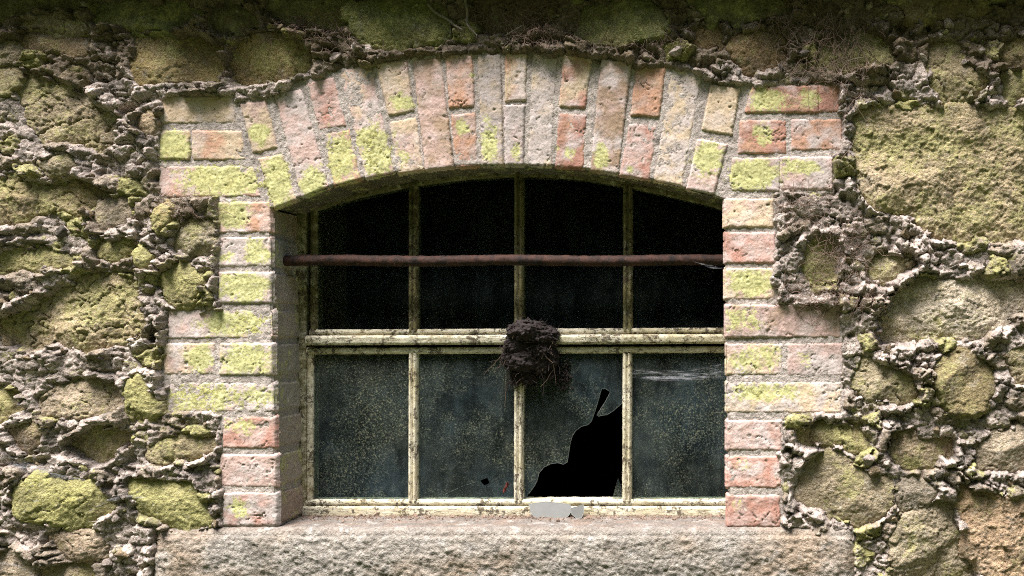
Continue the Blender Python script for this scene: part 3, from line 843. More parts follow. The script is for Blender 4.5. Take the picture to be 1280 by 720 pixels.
so = brick_soup(LJ, 1000)
reveal([(x, y) for y, x in LEFT_EDGE], bands_v(LJ, 262, 'l'), 1500, 1.0, so, 1)
lj = so.build('jamb', M['brick'], sur)
so = brick_soup(RJ, 2000)
reveal([(x, y) for y, x in RIGHT_EDGE], bands_v(RJ, 250, 'r'), 1600, 1.0, so, -1)
rj = so.build('jamb', M['brick'], sur)
so = brick_soup(AR, 3000)
ip = np.array(INTRA, float)
isx = np.concatenate([[0], np.cumsum(np.hypot(*np.diff(ip, axis=0).T))])
ab = []
for quad, c1, c2 in AR:
    if max(p[1] for p in quad) < 195: continue
    b0, b1 = quad[3], quad[2]
    ab.append((np.interp(b0[0], ip[:, 0], isx) * S, np.interp(b1[0], ip[:, 0], isx) * S, BCOL[c1]))
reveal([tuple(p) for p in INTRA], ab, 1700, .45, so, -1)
so.build('arch', M['brick'], sur)

# bedding mortar between the bricks: one sheet with the opening cut out
OPEN = INTRA + [(x, y) for y, x in RIGHT_EDGE] + [(x, y) for y, x in LEFT_EDGE[::-1]]
JX = slice(max(0, int((wx(185) - X0) / STEP)), int((wx(1070) - X0) / STEP)); JZ = slice(int((wz(676) - Z0) / STEP), int((wz(55) - Z0) / STEP))
x, z = GX[JZ, JX], GZ[JZ, JX]
dop = sdf([W(*p) for p in OPEN], x, z)
dout = sdf(OUTw, RX[JZ, JX], RZ[JZ, JX])
h = -.0024 + .0020 * fbm(x, z, 60, 4, 96, .6) + .0012 * fbm(x, z, 26, 2, 97) + .0008 * fbm(x, z, 260, 2, 98)
w9 = worley(x, z, .0075, 99); h += .0010 * (w9[4] - .5) * sstep(0, .2, w9[1] - w9[0])
h -= .006 * np.clip(1 - dop / .006, 0, 1) ** 2
h -= sstep(-.001, .012, dout) * .02
# hairline gaps where the mortar has shrunk from the brick
kv = (dop > .0) & (dout < .012)
kq = kv[:-1, :-1] & kv[1:, :-1] & kv[:-1, 1:] & kv[1:, 1:]
cj = np.array([.40, .355, .325])[None, None] * (1 + .3 * fbm(x, z, 14, 3, 100) + .25 * (w9[5] - .5))[..., None]
V, F, A = compress(np.stack([x, -h, z], -1).reshape(-1, 3), grid_faces(*x.shape, kq), {'Col': cj.reshape(-1, 3), 'lich': (lichen_at(x, z) - .14).ravel()})
mesh_np('bed_joint', V, F, M['joint'], sur, A)

# ------------------------------------------------------------------ SILL
ZS = CZ - .4085
sxs = np.arange(wx(196), wx(1068), .0028)
pth = [(y, ZS + .0025 * (y / .13)) for y in np.linspace(.15, .004, 44)]
for t in np.linspace(0, math.pi / 2, 9)[1:]:
    pth.append((.004 - .016 * math.sin(t), ZS - .016 * (1 - math.cos(t))))
zb = np.linspace(ZS - .018, ZS - .21, 72)
pth += [(-.012 - .012 * math.sin(min(1, (ZS - zz) / .07) * 1.5), zz) for zz in zb]
pa = np.array(pth); sl_ = np.concatenate([[0], np.cumsum(np.linalg.norm(np.diff(pa, axis=0), axis=1))])
Tn = np.gradient(pa, axis=0); Tn /= np.linalg.norm(Tn, axis=1)[:, None]; Nn = np.stack([Tn[:, 1], -Tn[:, 0]], 1)
Xg, K = np.meshgrid(sxs, np.arange(len(pa)))
Sg = sl_[K]
fr = sstep(.135, .18, Sg)
dv = (.0012 + .0045 * fr) * fbm(Xg, Sg * 1.5, 16, 4, 111, .55) + (.0012 + .0035 * fr) * fbm(Xg, Sg * 1.3, 62, 5, 112, .68)
w1 = worley(Xg + .006 * fbm(Xg, Sg, 40, 2, 1), Sg + .006 * fbm(Xg, Sg, 40, 2, 2), .026, 113)
dv *= .75
dv += .6 * fr * ((w1[4] - .5) * .003 + ((w1[5] - .5) * w1[2] + (w1[6] - .5) * w1[3]) * .004 + .0035 * ridged(Xg, Sg * 2.2, 30, 4, 120) + .0030 * fbm(Xg, Sg * 1.4, 120, 4, 121, .7))
w2 = worley(Xg, Sg, .009, 114); dv += (.15 + .85 * fr) * ((w2[5] - .5) * w2[2] + (w2[6] - .5) * w2[3]) * .005
endf = np.clip(np.minimum(Xg - sxs[0], sxs[-1] - Xg) / .03, 0, 1); dv -= .02 * (1 - endf) ** 2 * fr
Yg = pa[K, 0] + Nn[K, 0] * dv; Zg = pa[K, 1] + Nn[K, 1] * dv
px_ = (Xg - CX) / S + 960
topc = np.array([.185, .165, .15]); frc = np.array([.275, .253, .225])
cs = topc[None, None] * (1 - fr)[..., None] + frc[None, None] * fr[..., None]
cs = cs * (1 + .28 * fbm(Xg, Sg, 24, 4, 115) + .12 * (w1[6] - .5) * fr)[..., None]
orn = (sstep(-.1, .4, fbm(Xg, Sg, 6, 3, 116) - .15 + .5 * np.clip(1 - (px_ - 200) / 160, 0, 1) + .35 * np.clip((px_ - 900) / 120, 0, 1)) * fr)[..., None]
cs = cs * (1 - .5 * orn) + .5 * orn * np.array([.33, .225, .14])
dirt = (sstep(.03, .1, .115 - np.abs(Sg - .0) - 0 * Sg) * .0 + (1 - fr) * sstep(-.1, .3, fbm(Xg, Sg * 2, 18, 4, 117)) * .5)[..., None]
cs = cs * (1 - dirt) + dirt * np.array([.25, .18, .14])
pal = (sstep(.15, .45, fbm(Xg, Sg, 30, 4, 118)))[..., None]
cs = cs * (1 - .5 * pal) + .5 * pal * np.array([.43, .41, .39])
brw = (sstep(.05, .35, fbm(Xg, Sg, 13, 4, 122)) * fr)[..., None]
cs = cs * (1 - .4 * brw) + .4 * brw * np.array([.17, .14, .105])
sill = mesh_np('stone_sill', np.stack([Xg, Yg, Zg], -1).reshape(-1, 3), grid_faces(*Xg.shape), M['sill'], None,
               {'Col': cs.reshape(-1, 3), 'lich': (-.1 + .3 * fbm(Xg, Sg, 8, 3, 119)).ravel()})
tag(sill, 'rough-hewn pale sandstone sill below the window', 'sill')

# ------------------------------------------------------------------ WINDOW
YW = .115                      # plane of the joinery
win = empty('arched_window', (wx(640, YW), YW, wz(645, YW)))
tag(win, 'arched timber window with flaking cream paint, eight panes, one of them smashed', 'window')


def sweep(prof, path, seed, alg=0.0, wob=.0007, step=.006, side=None, caps=True):  # alg: algae amount, also carries the arch's shade
    """profile (a across, b towards the viewer) swept along (x, z) points of the joinery plane"""
    P = np.array(path, float)
    L = np.concatenate([[0], np.cumsum(np.linalg.norm(np.diff(P, axis=0), axis=1))])
    n = max(2, int(L[-1] / step) + 1)
    s = np.linspace(0, L[-1], n)
    Q = np.stack([np.interp(s, L, P[:, 0]), np.interp(s, L, P[:, 1])], 1)
    T = np.gradient(Q, axis=0); T /= np.linalg.norm(T, axis=1)[:, None]
    Nn = np.stack([-T[:, 1], T[:, 0]], 1)
    # finer profile
    pr = []
    for (a, b) in zip(prof[:-1], prof[1:]):
        m = max(1, int(math.dist(a, b) / .0035))
        pr += [(a[0] + (b[0] - a[0]) * i / m, a[1] + (b[1] - a[1]) * i / m) for i in range(m)]
    pr.append(prof[-1]); pr = np.array(pr)
    k = len(pr)
    Si, Ai = np.meshgrid(s, np.arange(k), indexing='ij')
    A = pr[Ai, 0] + wob * 1.5 * fbm(Si + 3.1 * seed, Ai * .013, 70, 3, seed)
    Bb = pr[Ai, 1] + wob * 1.6 * fbm(Si - 2.7 * seed, Ai * .017, 90, 3, seed + 5)
    I = np.tile(np.arange(n)[:, None], (1, k))
    V = np.stack([Q[I, 0] + Nn[I, 0] * A, YW - Bb, Q[I, 1] + Nn[I, 1] * A], -1).reshape(-1, 3)
    F = grid_faces(n, k)
    return V, F, alg, (Si + seed * 1.7).ravel(), pr[Ai, 0].ravel() + pr[Ai, 1].ravel() + seed * .31


def arc_pts(pts, y=YW): return [W(a, b, y) for a, b in pts]


def dense(pts, n=60):
    p = np.array(pts, float); s = np.concatenate([[0], np.cumsum(np.hypot(*np.diff(p, axis=0).T))])
    t = np.linspace(0, s[-1], n)
    # light smoothing through interpolation
    x = np.interp(t, s, p[:, 0]); y = np.interp(t, s, p[:, 1])
    for _ in range(6):
        x[1:-1] = (x[:-2] + 2 * x[1:-1] + x[2:]) / 4; y[1:-1] = (y[:-2] + 2 * y[1:-1] + y[2:]) / 4
    return list(zip(x, y))


u = S * (D + YW) / D           # metres per pixel in the joinery plane


def flat_prof(w, front, back=-.03, ch=.003):
    return [(-w / 2, back), (-w / 2, front - ch), (-w / 2 + ch, front), (w / 2 - ch, front), (w / 2, front - ch), (w / 2, back)]


def muntin(w, front=.006):
    return [(-.5 * w, -.016), (-.5 * w, front - .006), (-.34 * w, front + .001), (-.16 * w, front + .0025), (-.09 * w, front - .004), (.09 * w, front - .004), (.16 * w, front + .0025), (.34 * w, front + .001),
            (.5 * w, front - .006), (.5 * w, -.016)]


GTOP = [(395, 263), (450, 246), (512, 233), (580, 224), (648, 220), (720, 223), (785, 234), (850, 248), (906, 262), (926, 268)]
GT = dense(GTOP)


def gtop(px): return float(np.interp(px, [p[0] for p in GT], [p[1] for p in GT]))


# outer frame
f = Soup()
def addto(so, t): so.add(t[0], t[1], alg=t[2], along=t[3], across=t[4])
addto(f, sweep(flat_prof(20 * u, .004), arc_pts([(373, 655), (373, 240)]), 1, .16))
addto(f, sweep(flat_prof(22 * u, .004), arc_pts([(930, 655), (930, 232)]), 2, .05))
addto(f, sweep(flat_prof(14 * u, .006), arc_pts([(362, 639.5), (940, 639.5)]), 3, -.2, .0012))
addto(f, sweep(flat_prof(26 * u, .004), arc_pts(dense([(355, 257), (395, 240), (450, 224), (512, 212), (580, 204), (648, 200), (720, 203), (785, 213), (850, 227), (940, 252)])), 4, .12))
f.build('frame', M['wood'], win)
# opening light above the transom: stiles, curved head, meeting rail
c = Soup()
addto(c, sweep(flat_prof(9 * u, .0), arc_pts([(391.5, 420), (391.5, 258)]), 5, .25))
addto(c, sweep(flat_prof(12 * u, .0), arc_pts([(913, 420), (913, 258)]), 6, .06))
addto(c, sweep(flat_prof(9 * u, .001), arc_pts([(a, b - 4.0) for a, b in dense([(386, 265)] + GTOP)]), 7, .25))
addto(c, sweep(flat_prof(7 * u, .002), arc_pts([(387, 415.5), (922, 413)]), 8, .05))
c.build('casement', M['wood'], win)
t = Soup()
addto(t, sweep([(-6.5 * u, -.03), (-6.5 * u, .010), (-5 * u, .016), (3.5 * u, .018), (5.5 * u, .010), (5.5 * u, -.03)], arc_pts([(386, 425), (924, 423)]), 9, .04, .0011))
t.build('transom', M['wood'], win)
l = Soup()
addto(l, sweep(flat_prof(8 * u, .005, -.03, .0035), arc_pts([(384, 439), (924, 437)]), 10, -.03, .001))
addto(l, sweep(flat_prof(8 * u, .002, -.03, .0035), arc_pts([(380, 628.5), (924, 628)]), 11, -.2, .0012))
addto(l, sweep(flat_prof(8 * u, .001), arc_pts([(386.5, 632), (387.5, 434)]), 12, .05))
addto(l, sweep(flat_prof(10 * u, .001), arc_pts([(916, 632), (916, 434)]), 13, -.1))
l.build('fixed_sash', M['wood'], win)
for i, px in enumerate((516.5, 648.5, 784.5)):
    b = Soup(); addto(b, sweep(muntin(12 * u, .004), arc_pts([(px, 414), (px, gtop(px) - 2)]), 20 + i, .27)); b.build('glazing_bar', M['wood'], win)
for i, px in enumerate((516, 648, 783.5)):
    b = Soup(); addto(b, sweep(muntin(12 * u, .004), arc_pts([(px, 626), (px + .5, 441)]), 30 + i, (-.16, -.2, -.26)[i])); b.build('glazing_bar', M['wood'], win)

YG = YW + .006


def plate(outer, holes, mat, parent, name, y=YG, th=.0028, extra=None):
    """glass: outline with holes, real thickness"""
    loops = [[Vector((*W(a, b, y), 0)) for a, b in L] for L in [outer] + holes]
    tri = tessellate_polygon(loops)
    P = [v for L in loops for v in L]; n = len(P)
    V = [(v.x, y, v.y) for v in P] + [(v.x, y + th, v.y) for v in P]
    F3 = [tuple(t) for t in tri] + [tuple(i + n for i in t[::-1]) for t in tri]
    F4 = []; s0 = 0
    for L in loops:
        m = len(L)
        for i in range(m):
            a, b = s0 + i, s0 + (i + 1) % m
            F4.append((a, b, b + n, a + n))
        s0 += m
    so = Soup(); so.add(np.array(V), np.array(F3)); so.F4.append(np.array(F4))
    if extra:
        for pts in extra:
            TV, TF = tube_np([(*W(a, b, y)[:1], y - .0004, W(a, b, y)[1]) for a, b in pts], .0005, 4)
            so.add(TV, TF)
    o = so.build(name, mat, parent, False)
    bm = bmesh.new(); bm.from_mesh(o.data); bmesh.ops.recalc_face_normals(bm, faces=bm.faces[:]); bm.to_mesh(o.data); bm.free()
    return o


BX = [390, 516.5, 648.5, 784.5, 912]
for i in range(4):
    xs = np.linspace(BX[i], BX[i + 1], 14)
    plate([(x, gtop(x) - 3) for x in xs] + [(BX[i + 1], 414), (BX[i], 414)], [], M['dim_glass'], win, 'pane')
LX = [388, 516, 648, 783.5, 912]
plate([(LX[0], 438), (LX[1], 438), (LX[1], 627), (LX[0], 627)], [], M['dirty_glass'], win, 'pane')
plate([(LX[1], 438), (LX[2], 438), (LX[2], 627), (LX[1], 627)], [[(600, 601), (609, 597), (612, 604), (605, 607)]], M['dirty_glass'], win, 'pane',
      extra=[[(600, 601), (580, 607), (560, 616), (548, 624)], [(612, 600), (624, 588), (632, 587)], [(632, 587), (626, 578), (634, 560), (640, 545)]])['label'] = 'cracked pane with a small chipped hole'
HOLE = [(783.5, 501), (777, 504.5), (772, 509), (766, 514), (759, 518.5), (754, 519), (748, 520.5), (746, 519), (749, 514), (756, 503), (763, 490), (757, 486), (752, 486), (748, 500), (743.5, 515), (739, 527), (735, 531), (727, 533),
        (720, 538), (715.5, 545), (713, 553), (711.5, 563), (709, 578), (704, 580.5), (697, 578.5), (688, 580), (680, 584), (674, 591), (671, 602), (667, 609), (661, 617), (654, 627.5), (648, 628)]
bp = plate([(LX[2], 438), (LX[3], 438)] + HOLE, [], M['dirty_glass'], win, 'pane', extra=[[(757, 486), (752, 470), (755, 455), (750, 441)], [(713, 553), (700, 536), (690, 520), (676, 512), (664, 497)],
                                                                                      [(735, 531), (729, 515), (732, 500)], [(763, 490), (770, 482), (777, 470)]])
bp['label'] = 'smashed pane with a large jagged hole'
eg = Soup()
hp = np.array(HOLE[1:-2], float); xz = np.array([W(a, b, YG) for a, b in hp])
eg.add(*tube_np(np.stack([xz[:, 0], np.full(len(xz), YG + .0004), xz[:, 1]], 1), .00038, 4))
eg = eg.build('edge_glint', M['edge'], None); eg.parent = bp
plate([(763, 629), (767, 617), (772.5, 598), (775.5, 606), (779, 619), (780, 629)], [], M['dirty_glass'], win, 'pane_splinter', YG + .001)
plate([(LX[3], 438), (LX[4], 438), (LX[4], 627), (LX[3], 627)], [], M['dirty_glass'], win, 'pane')

# ------------------------------------------------------------------ IRON BAR
n = 260
xs = np.linspace(wx(357, .06), wx(918, .06), n)
zc = wz(326, .06)
V = []
for i, x in enumerate(xs):
    for j in range(20):
        a = j * 2 * math.pi / 20
        r = .0116 + .0009 * perlin(np.array([x * 45]), np.array([j * .5]), 5)[0] + .0008 * perlin(np.array([x * 130.]), np.array([j * 1.1]), 6)[0]
        V.append((x, .06 + r * math.cos(a), zc + .0010 * (i / n) + r * math.sin(a) + .0012 * math.sin(i * .06)))
F = [(i * 20 + j, i * 20 + (j + 1) % 20, (i + 1) * 20 + (j + 1) % 20, (i + 1) * 20 + j) for i in range(n - 1) for j in range(20)]
bar = mesh_np('iron_bar', np.array(V), np.array(F), M['rust'])
tag(bar, 'round rusty iron bar fixed across the upper panes', 'bar')

# ------------------------------------------------------------------ NEST
nest = empty('bird_nest', (wx(662, .1), .1, wz(440, .1)))
tag(nest, 'dark crumbling mud nest stuck on the middle of the transom', 'nest')
ib = bmesh.new(); bmesh.ops.create_icosphere(ib, subdivisions=5, radius=1)
IV = np.array([v.co[:] for v in ib.verts]); IF = np.array([[v.index for v in f.verts] for f in ib.faces]); ib.free()
nb_ = Soup()
# (px, py, half width, half height, depth of centre, half depth): roof, back, lower lump, ragged tail on the right
for q_, (a, b, rx, rz, yc, ry) in enumerate([(660, 414, 27, 15, .084, .032), (682, 420, 17, 13, .090, .026), (650, 430, 19, 16, .094, .026), (664, 432, 26, 18, .104, .018), (677, 436, 17, 12, .094, .024), (654, 450, 20, 17, .092, .024),
                                             (676, 452, 15, 15, .098, .018), (660, 468, 11, 12, .104, .012), (690, 446, 8, 14, .1, .016), (636, 448, 8, 13, .1, .013), (688, 466, 6, 9, .112, .008), (645, 470, 5, 11, .108, .008)]):
    c0, c1 = W(a, b, yc)
    r = 1 + .28 * fbm(IV[:, 0] * 1.7 + 3 * q_, IV[:, 2] * 1.7 + IV[:, 1] * 1.3, 1.3, 3, 131 + q_) + .22 * fbm(IV[:, 0] + q_, IV[:, 2] + IV[:, 1] * .7, 5.5, 4, 141 + q_, .7)
    nb_.add(np.stack([c0 + IV[:, 0] * r * rx * S * .95, yc + IV[:, 1] * r * ry, c1 + IV[:, 2] * r * rz * S * .98], 1), IF)
body = nb_.build('mud_body', M['nest'], nest); me = body.data
VB = np.array([v.co[:] for v in me.vertices]); NB = np.array([v.normal[:] for v in me.vertices])
pl = Soup()
for i in RNG.choice(len(VB), 1300, replace=False):
    s_ = float(np.clip(RNG.lognormal(-5.9, .5), .0012, .008))
    add_chip(pl, VB[i] + NB[i] * s_ * .2, s_)
for _ in range(240):    # crumbs clinging to the glass below
    a, b = (RNG.normal(704, 5), RNG.normal(472, 8)) if RNG.random() < .55 else (RNG.normal(688, 13), RNG.normal(462, 14))
    x, z = W(a, b, YW); add_chip(pl, (x, YG - RNG.uniform(0, .008), z), RNG.uniform(.0012, .0038))
pl.build('mud_pellets', M['nest'], nest, False)['kind'] = 'stuff'
stw = Soup()
for i in range(60):
    j = RNG.integers(len(VB)); p = VB[j] + NB[j] * .001
    if p[1] > .1: continue
    d = np.array([RNG.normal(-.2, .6), RNG.normal(-.3, .3), RNG.normal(-.6, .5)]); d /= np.linalg.norm(d); L = RNG.uniform(.01, .032); bend = RNG.normal(0, .5, 3)
    stw.add(*tube_np([p + d * L * t + bend * L * t * t + np.array([0, 0, -.5 * L * t * t]) + RNG.normal(0, .0006, 3) for t in np.linspace(-.3, 1, 7)], .00035, 4))
for (pts) in ([(634, 448), (632, 470), (633, 490), (631, 508)], [(636, 440), (640, 470), (645, 478)], [(630, 440), (618, 455), (606, 466)], [(628, 437), (625, 462), (620, 460)]):
    stw.add(*tube_np([(W(a, b, .1)[0], .1, W(a, b, .1)[1]) for a, b in dense(pts, 12)], .0006, 5))
stw.build('straws', M['straw'], nest)['kind'] = 'stuff'
fb = Soup()
for i in range(420):
    j = RNG.integers(len(VB)); p = VB[j]
    d = RNG.normal(0, 1, 3); d[2] -= .5; d[1] *= .5; d /= np.linalg.norm(d); L = RNG.uniform(.008, .022); bend = RNG.normal(0, .8, 3)
    fb.add(*tube_np([p + NB[j] * .0015 + d * L * t + bend * L * t * t for t in np.linspace(-.5, 1, 7)], RNG.uniform(.0003, .0008), 4))
fb.build('root_fibres', M['nest'], nest)['kind'] = 'stuff'

# ------------------------------------------------------------------ FALLEN GLASS
def fallen(pts, label, lean):
    zmin = min(W(a, b, .09)[1] for a, b in pts)
    loop = [Vector((*W(a, b, .09), 0)) for a, b in pts]
    tri = tessellate_polygon([loop]); n = len(loop)
    base = np.array([loop[0].x, .09, zmin])
    V = []
    for off in (0, .003):
        for v in loop:
            hgt = v.y - zmin
            V.append((v.x, .082 + hgt * lean + off, v.y + .001))
    so = Soup(); so.add(np.array(V), np.array([t for t in tri] + [tuple(i + n for i in t[::-1]) for t in tri]))
    so.F4.append(np.array([(i, (i + 1) % n, (i + 1) % n + n, i + n) for i in range(n)]))
    ring = np.array(V[:n] + V[:1])
    o = so.build('glass_shard', M['shard'], None, False)
    bm = bmesh.new(); bm.from_mesh(o.data); bmesh.ops.recalc_face_normals(bm, faces=bm.faces[:]); bm.to_mesh(o.data); bm.free()
    tag(o, label, 'glass shard', 'broken glass on the sill')
    rg = Soup(); rg.add(*tube_np(ring, .0006, 5))
    ro = rg.build('shard_glint', M['edge'], None); ro.parent = o


fallen([(659, 632), (680, 629), (700, 631), (712, 633), (714, 639), (711, 645), (704, 650), (694, 653), (682, 653), (672, 650), (664, 643)], 'larger milky glass shard with a rounded lower edge, lying on the sill', .55)
fallen([(713, 636), (729, 632), (730, 640), (728, 647), (722, 648), (715, 643)], 'smaller pointed glass shard on the sill, against the bottom rail', .5)

# litter along the back of the sill
db = Soup()
for _ in range(1500):
    a = RNG.uniform(352, 905); y = .112 - abs(RNG.normal(0, .022))
    if y < .0: continue
    add_chip(db, (wx(a, y), y, ZS + .0018 + RNG.uniform(0, .0012)), float(np.clip(RNG.lognormal(-6.45, .5), .0007, .006)) * (1.6 if RNG.random() < .02 else 1))
tag(db.build('crumbled_debris', M['debris'], None, False), 'brown crumbs of dirt and plaster scattered along the sill', 'debris', kind='stuff')
lf = Soup()
for (a, b) in ((631, 612), (634, 606)):
    lx, lz = W(a, b, .108)
    xs = np.linspace(-1, 1, 9); t = np.linspace(-1, 1, 5)
    Xl, Tl = np.meshgrid(xs, t)
    wd = .0035 * np.sqrt(np.clip(1 - Xl ** 2, 0, 1)) * Tl
    V = np.stack([lx + wd + .002 * Xl, .108 - .004 * (1 - Tl ** 2) - .003 * Xl ** 2, lz + Xl * .007], -1).reshape(-1, 3)
    lf.add(V, grid_faces(5, 9))
tag(lf.build('dead_leaf', M['leaf']), 'tiny curled dark red leaf caught on the cracked pane', 'leaf')

# ------------------------------------------------------------------ ROOTS
def wall_h(x, z):
    j = np.clip(((z - Z0) / STEP).astype(int), 0, NYg - 1); i = np.clip(((x - X0) / STEP).astype(int), 0, NXg - 1)
    return np.maximum(Hm[j, i], 0.0)


def rootlets(cx, cy, rx, ry, n, L, label, mat, drift=(0, -1), rad=.00042, spread=1.0, name='root_tuft', lift=.006):
    so = Soup()
    for _ in range(n):
        a, b = RNG.normal(cx, rx * .5), RNG.normal(cy, ry * .5)
        x, z = W(a, b)
        ang = math.atan2(drift[1], drift[0]) + RNG.normal(0, spread)
        m = 12; pts = []
        ln = L * RNG.uniform(.4, 1.2) / m
        yo = RNG.uniform(.0, lift)
        for i in range(m):
            h = wall_h(np.array([x]), np.array([z]))[0]
            pts.append((x, -h - yo - .0012, z))
            ang += RNG.normal(0, .33)
            x += math.cos(ang) * ln; z += math.sin(ang) * ln
        P = np.array(pts); P[1:-1, 1] = (P[:-2, 1] + P[1:-1, 1] + P[2:, 1]) / 3
        so.add(*tube_np(P, rad * RNG.uniform(.6, 1.3), 4))
    tag(so.build(name, mat), label, 'roots', 'dry root tufts hanging on the wall')


rootlets(1056, 312, 36, 34, 150, .055, 'reddish fibrous root tuft matted over the mortar, right of the brick jamb', M['root'], spread=2.5, lift=.010)
rootlets(1030, 372, 60, 22, 130, .06, 'brown root tuft hanging where the long brick below it begins', M['root'], spread=1.5, lift=.010)
rootlets(1000, 262, 36, 26, 80, .05, 'sparse brown root tuft beside the pink jamb bricks', M['root'], spread=2.0)
rootlets(1045, 50, 55, 70, 190, .10, 'long hanging root tuft in the shade above the end of the brick arch', M['root'], spread=.5, lift=.02)
rootlets(672, 40, 26, 30, 110, .05, 'small reddish root tuft above the crown of the arch', M['root'], spread=.9, lift=.012)
rootlets(232, 262, 40, 14, 90, .045, 'brown root tuft under the left end of the arch', M['root'], spread=1.8, lift=.008)
rootlets(975, 20, 26, 40, 60, .09, 'thin dark root tuft in the deep shade near the top', M['root'], spread=.5, lift=.015)
rootlets(640, 12, 60, 26, 110, .05, 'brown root tuft in the dark directly over the crown of the arch', M['root'], spread=.9, lift=.014)
rootlets(800, 30, 60, 28, 130, .06, 'brown root tuft under the dark mossy stone over the arch', M['root'], spread=.8, lift=.014)
rootlets(400, 30, 60, 28, 100, .06, 'sparse root tuft in the dark strip above the tan arch bricks', M['root'], spread=.8, lift=.012)
for pts, lab in (([(538, 8), (548, 20), (562, 26), (572, 36), (582, 41)], 'grey forked stem clinging above the arch'), ([(584, 0), (588, 18), (586, 34), (600, 48)], 'grey stem bent to the right above the arch'),
                 ([(655, 34), (645, 40), (633, 47)], 'short straight pale twig above the crown of the arch'), ([(1078, 74), (1066, 76), (1058, 79)], 'thin pale twig on the moss-tinged stone')):
    so = Soup(); d = np.array(dense(pts, 24))
    x, z = W(d[:, 0], d[:, 1]); y = -wall_h(x, z) - .012
    for _ in range(4): y[1:-1] = (y[:-2] + y[1:-1] + y[2:]) / 3
    so.add(*tube_np(np.stack([x, y, z], 1), np.linspace(.0034, .0016, 24) if len(pts) > 3 else .0011, 6))
    if 'forked' in lab:
        d = np.array(dense([(562, 26), (566, 34), (565, 44)], 14)); x2, z2 = W(d[:, 0], d[:, 1])
        so.add(*tube_np(np.stack([x2, -wall_h(x2, z2) - .01, z2], 1), .0018, 6))
    tag(so.build('dried_twig', M['oldroot']), lab, 'twig', 'twigs and stems above the arch')

# ------------------------------------------------------------------ COBWEBS
def web(corners, y, label, dens=1.0, nthr=14, sag=.01, surf=False):
    """a sheet between four points (two long edges) with fine threads along it"""
    a = np.array(dense(corners[0], 30)); b = np.array(dense(corners[1], 30))
    so = Soup(); m = 7
    def pt(p):
        x, z = W(p[:, 0], p[:, 1], y)
        yy = np.full(len(x), y) if not surf else -wall_h(x, z) - .012
        if surf:
            for _ in range(12): yy[1:-1] = (yy[:-2] + yy[1:-1] + yy[2:]) / 3
        return np.stack([x, yy, z], 1)
    A, B = pt(a), pt(b)
    tt = np.linspace(0, 1, m)
    V = A[None] * (1 - tt)[:, None, None] + B[None] * tt[:, None, None]
    V[..., 1] += sag * np.sin(tt * math.pi)[:, None]
    fade = np.sin(np.linspace(0, math.pi, 30))[None] ** .5 * np.sin(np.linspace(.25, math.pi - .25, m))[:, None]
    so.add(V.reshape(-1, 3), grid_faces(m, 30), dens=(dens * fade).ravel())
    for i in range(nthr):
        t0, t1 = RNG.random(2); w = np.linspace(t0, t1, 30)[:, None]
        P = A * (1 - w) + B * w; P[:, 1] += sag * np.sin(w[:, 0] * math.pi) - .001
        i0 = RNG.integers(0, 8); i1 = RNG.integers(22, 30)
        TV, TF = tube_np(P[i0:i1], .00022, 3); so.add(TV, TF, dens=np.full(len(TV), 1.6 * dens))
    tag(so.build('cobweb', M['web']), label, 'cobweb', 'cobwebs on wall and window')


web([[(788, 458), (830, 463), (870, 460), (909, 452)], [(788, 472), (830, 477), (870, 475), (909, 472)]], .10, 'greyish cobweb slung across the right-hand lower pane', 1.15, 16)
web([[(868, 328), (890, 331), (907, 329)], [(866, 326), (888, 336), (907, 336)]], .05, 'little cobweb between the right end of the iron bar and the brick', .9, 8, .0)
web([[(0, 552), (40, 575), (90, 592), (130, 600)], [(-5, 566), (35, 590), (85, 598), (130, 602)]], 0, 'cobweb stretched over the stones beside the small brown stone', .7, 14, 0, True)
web([[(112, 640), (140, 622), (170, 615), (195, 622)], [(110, 642), (140, 626), (172, 620), (198, 626)]], 0, 'cobweb bridging the two bright mossy stones', .8, 10, 0, True)
web([[(0, 700), (25, 702), (50, 716)], [(0, 704), (25, 706), (50, 718)]], 0, 'cobweb low in the bottom corner under the mossy oval stone', .8, 8, 0, True)

# ------------------------------------------------------------------ ROOM, GROUND, ADDED BANK
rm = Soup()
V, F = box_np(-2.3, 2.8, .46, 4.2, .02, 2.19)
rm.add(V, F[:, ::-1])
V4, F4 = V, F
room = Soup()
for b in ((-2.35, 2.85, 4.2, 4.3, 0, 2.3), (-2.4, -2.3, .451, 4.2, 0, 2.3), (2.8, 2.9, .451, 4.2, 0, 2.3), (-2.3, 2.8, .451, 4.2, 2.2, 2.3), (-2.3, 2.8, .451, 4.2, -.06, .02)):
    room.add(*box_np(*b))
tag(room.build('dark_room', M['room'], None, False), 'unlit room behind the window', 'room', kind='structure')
gx_ = np.linspace(-60, 60, 121); gy_ = np.linspace(-60, 60, 121)
A_, B_2 = np.meshgrid(gx_, gy_)
Zg_ = np.where(B_2 < -3.6, np.clip((-3.6 - B_2) * 1.5, 0, 12.5) + .5 * fbm(A_, B_2, .35, 4, 151) * np.clip(-3.6 - B_2, 0, 1), .0) - .002  # unseen rise behind the camera, added and steepened to block low sky
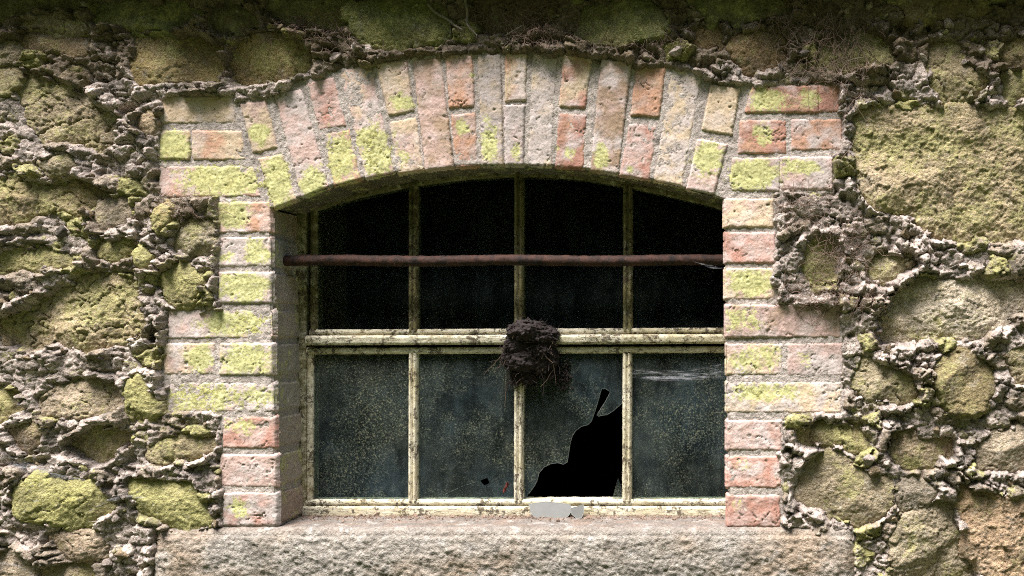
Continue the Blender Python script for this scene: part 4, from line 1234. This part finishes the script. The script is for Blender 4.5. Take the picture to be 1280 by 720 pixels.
g = mesh_np('ground', np.stack([A_, B_2, Zg_], -1).reshape(-1, 3), grid_faces(121, 121), M['added_bank'])
tag(g, 'overgrown ground rising to a slope added opposite the wall to block low sky', 'ground', kind='structure')

# ------------------------------------------------------------------ LIGHT
SUN_DIR = Vector((-.20, -.285, .93)).normalized()      # towards the light
sd = bpy.data.lights.new('sun', 'SUN'); sd.energy = 3.0; sd.angle = math.radians(32); sd.color = (1, .965, .94)
so_ = bpy.data.objects.new('sun', sd); C.objects.link(so_)
so_.rotation_euler = SUN_DIR.to_track_quat('Z', 'Y').to_euler()
wd = bpy.data.worlds.new('World'); bpy.context.scene.world = wd; wd.use_nodes = True
nt = wd.node_tree; nt.nodes.clear()
sky = nt.nodes.new('ShaderNodeTexSky'); sky.sky_type = 'NISHITA'; sky.sun_disc = False
sky.sun_elevation = math.asin(SUN_DIR.z); sky.sun_rotation = math.atan2(SUN_DIR.x, SUN_DIR.y)
sky.dust_density = 3.0; sky.air_density = .8; sky.ozone_density = .6
bg = nt.nodes.new('ShaderNodeBackground'); bg.inputs['Strength'].default_value = .05
ow = nt.nodes.new('ShaderNodeOutputWorld')
nt.links.new(sky.outputs[0], bg.inputs[0]); nt.links.new(bg.outputs[0], ow.inputs[0])

# ------------------------------------------------------------------ CAMERA
cd = bpy.data.cameras.new('camera'); cam = bpy.data.objects.new('camera', cd); C.objects.link(cam)
cam.location = (CX, -D, CZ); cam.rotation_euler = (math.pi / 2, 0, 0)
cd.sensor_width = 36; cd.lens = 36 * D / (1280 * S); cd.shift_x = -.25; cd.shift_y = 54 / 1280
cd.clip_start = .05; cd.clip_end = 300
sc = bpy.context.scene
sc.camera = cam
sc.view_settings.view_transform = 'Standard'; sc.view_settings.look = 'None'
sc.view_settings.exposure = 2.4; sc.view_settings.gamma = 1.0; sc.view_settings.use_curve_mapping = False
sc.cycles.max_bounces = 8; sc.cycles.transparent_max_bounces = 12
sc.cycles.use_denoising = False
sc.cycles.filter_width = 1.1
sc.cycles.sample_clamp_indirect = 4
